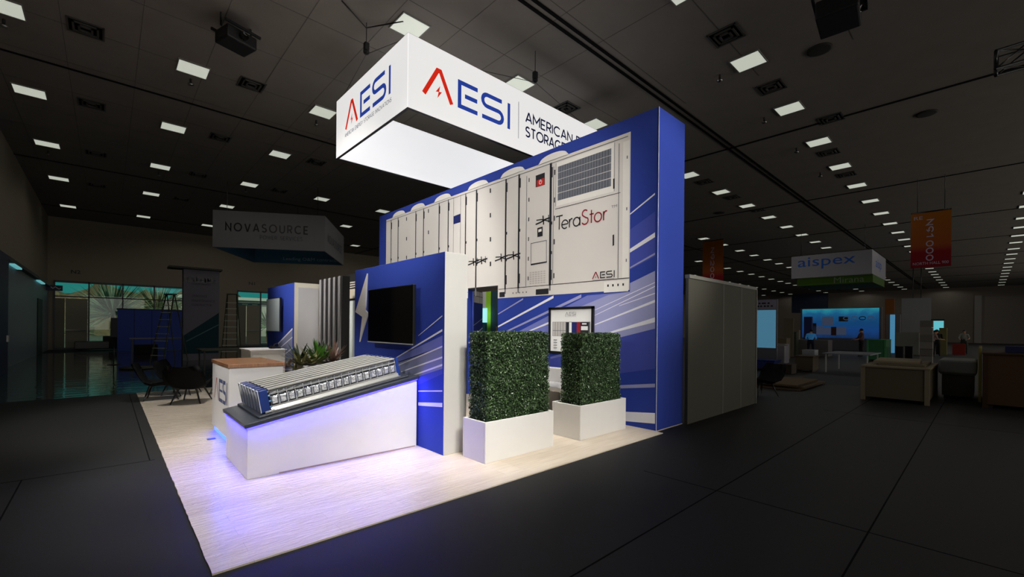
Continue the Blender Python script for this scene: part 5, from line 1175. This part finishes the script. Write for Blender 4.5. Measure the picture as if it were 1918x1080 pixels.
# ================================================================== NEXT BOOTHS, LEFT
# rotated box sign
NA = Vector((3.346, 22.938)); NB = Vector((7.275, 20.528)); NC = Vector((9.793, 24.502)); ex2 = (NB-NA); ey2 = (NC-NB)
exn = ex2.normalized(); eyn = Vector((-exn.y, exn.x))
t, o, ex, ey, H = square_sign((NA.x, NA.y), (exn.x, exn.y, 0), (eyn.x, eyn.y, 0), ex2.length, ey2.length, 5.0, 6.62, 'hanging_sign', 'dim grey hanging box sign turned at an angle above the left windows', SGREY2, SGREY2, ((.4, .4), (4.2, .4), (2.3, 4.3)))
mb = MB(); letters_into(mb, 'NOVASOURCE', (o-ey*.006+ex*.52+Vector((0, 0, .75)), ex, (0, 0, 1)), 3.36, .33, 0, .17, .5); letters_into(mb, 'POWER SERVICES', (o-ey*.006+ex*1.9+Vector((0, 0, .43)), ex, (0, 0, 1)), 1.75, .16, 1, .1, .35)
mb.build('lettering', [BLACK, DIM('nova_ink', '#3a3c40')], t); mb = MB()
letters_into(mb, 'NOVASOURCE', (o+ex*(ex2.length+.006)+ey*.6+Vector((0, 0, .55)), ey, (0, 0, 1)), 3.4, .36, 1, .14, .5)
mb.build('lettering', [BLACK, DIM('nova_ink', '#3a3c40')], t)
mb = MB(); mb.obox(o+ey*(ey2.length-.07)+ex*.06+Vector((0, 0, .0)), ex*(ex2.length-.12), -ey*.02, (0, 0, 1.55)); mb.obox(o+ex*.06+ey*.06, ex*.02, ey*(ey2.length-.12), (0, 0, 1.55))
text_into(mb, 'Leading O&M contractor', (o+ey*(ey2.length-.094)+ex*1.5+Vector((0, 0, .12)), ex, (0, 0, 1)), 3.0, .22, 1)
mb.build('inner_lining', [DIM('teal_lining', '#1f4258'), DIM('lining_ink', '#6f8796')], t)
# banner tower with small roof
t = thing('banner_tower', 'tall grey banner tower with dark lettering and teal diagonal between two stepladders', 'banner', (3.1, 24, 0))
mb = MB(); mb.box(2.45, 3.78, 24, 24.5, 0, 4.05); mb.build('tower_body', DIM('tower_grey', '#66646c'), t)
mb = MB(); mb.box(1.92, 3.85, 23.7, 24.6, 4.05, 4.13); mb.build('roof', DIM('tower_roof', '#3c3c38'), t)
mb = MB(); letters_into(mb, 'NOVASOURCE', ((2.50, 23.99, 3.52), (1, 0, 0), (0, 0, 1)), 1.15, .19, 0, .34); mb.build('lettering', [BLACK], t); mb = MB(); letters_into(mb, 'POWER SERVICES', ((2.75, 23.99, 3.38), (1, 0, 0), (0, 0, 1)), .7, .07, 1); mb.build('lettering', [BLACK, DIM('tower_ink', '#3a3840')], t)
for z, w_, s_ in ((2.83, .55, 'OPERATIONS &'), (2.62, .85, 'MAINTENANCE'), (2.43, .75, 'CONTRACTOR')): mb = MB(); text_into(mb, s_, ((2.75, 23.99, z), (1, 0, 0), (0, 0, 1)), w_, .1, 0); mb.build('lettering', [DIM('tower_ink', '#3a3840')], t)
mb = MB()
mb.poly([(2.46, 23.995, .3), (3.77, 23.995, .3), (3.77, 23.995, 2.15), (2.46, 23.995, 1.1)], 2); mb.stroke(((2.46, 23.99, 0), (1, 0, 0), (0, 0, 1)), [(.1, .85), (1.3, 1.6)], .03, 3)
mb.build('print', [BLACK, DIM('tower_ink', '#3a3840'), DIM('tower_teal', '#16343c'), DIM('tower_line', '#5a7478')], t)
# blue crate wall
t = thing('blue_partition', 'low blue panelled partition in front of the left windows', 'partition', (1.9, 34, 0), kind='thing')
for a, b in ((.42, 1.15), (1.17, 1.95), (1.97, 2.7), (2.72, 3.42)): mb = MB(); mb.box(a, b, 34, 34.08, .02, 2.44); mb.build('panel', mat('blue_panel', '#1b3b9a', .6), t)
mb = MB(); mb.box(.38, 3.45, 33.98, 34.1, 2.44, 2.5); mb.box(.44, 3.40, 34.03, 34.07, .02, 2.44); mb.build('rail', BLACKM, t)
# easel sign
t = thing('sign_post', 'thin floor post with a dark upright panel before the blue partition', 'sign stand', (.19, 23, 0))
mb = MB(); mb.lathe(.19, 23, [(.2, 0), (.2, .02), (.04, .035)], 20); mb.build('base', BLACKM, t); mb = MB(); mb.tube([(.19, 23, .02), (.19, 23, 1.2)], .02, 8); mb.build('pole', BLACK, t)
mb = MB(); mb.box(.09, .29, 22.98, 23.02, 1.08, 1.83); mb.build('sign_panel', DIM('sign_panel_dark', '#3c3d42'), t)
# stepladders
def stepladder(x, y, h, rz, lab):
    t = thing('stepladder', lab, 'stepladder', (x, y, 0), 0, 'stepladders by the grey banner tower'); c, sn = math.cos(rz), math.sin(rz)
    P = lambda u, v, z: Vector((x+u*c-v*sn, y+u*sn+v*c, z)); m = DIM('ladder_fibre', '#3c4232', .5); ms = DIM('ladder_step', '#b4beae', .5)
    for s in (1, -1):
        mb = MB(); mb.tube([P(-.55, s*.34, 0), P(0, s*.2, h)], .028, 6); mb.build('rail', m, t)
        mb = MB(); mb.tube([P(.55, s*.34, 0), P(.04, s*.2, h)], .022, 6); mb.build('rear_rail', m, t)
    for k in range(1, int(h/.3)):
        z = k*.3; f = z/h; mb = MB(); mb.obox(P(-.55*(1-f)-.05, -(.34-.14*f), z-.012), P(.1, 0, 0)-P(0, 0, 0), P(0, 2*(.34-.14*f), 0)-P(0, 0, 0), (0, 0, .025)); mb.build('step', ms, t)
    mb = MB(); mb.obox(P(-.1, -.22, h), P(.22, 0, 0)-P(0, 0, 0), P(0, .44, 0)-P(0, 0, 0), (0, 0, .05)); mb.build('top_cap', m, t)
stepladder(1.95, 23.6, 2.85, math.radians(35), 'stepladder left of the grey banner tower')
stepladder(4.55, 25.5, 3.1, math.radians(70), 'stepladder right of the grey banner tower')
table(.70, 2.9, 25.2, 25.95, .98, DIM('table_white', '#7f8088'), 'long folding table in front of the blue partition', DIM('leg_grey', '#5a5a52'))
table(2.40, 3.95, 18.4, 19.8, .72, DIM('table_frame', '#5a5a52'), 'low grey framed table behind the black lounge chairs', DIM('leg_grey', '#5a5a52'))
# black road cases / flat pallet
t = thing('road_case', 'low black equipment case on the floor by the left windows', 'case', (-.8, 36, 0))
mb = MB(); mb.box(-1.4, .1, 35.7, 36.8, .1, .55); mb.build('body', BLACK, t, .03); mb = MB(); mb.box(-.2, .8, 36.0, 36.9, .1, .85); mb.build('lid', BLACKM, t, .03)
for x in (-1.2, .6): mb = MB(); mb.tube([(x, 35.9, .06), (x+.06, 35.9, .06)], .06, 12); mb.build('wheel', BLACK, t)
mb = MB(); mb.lathe(.85, 20.6, [(.55, 0.02), (.55, .06)], 28); tag(mb.build('round_board', DIM('board_grey', '#4c4d46')), 'round grey board lying on the floor by the sign post', 'board')
mb = MB(); mb.box(1.05, 2.0, 30.2, 31.0, 0.004, .5); tag(mb.build('equipment_chest', DIM('trunk_dark', '#1e1a18'), None, .02), 'dark trunk under the long folding table', 'trunk')
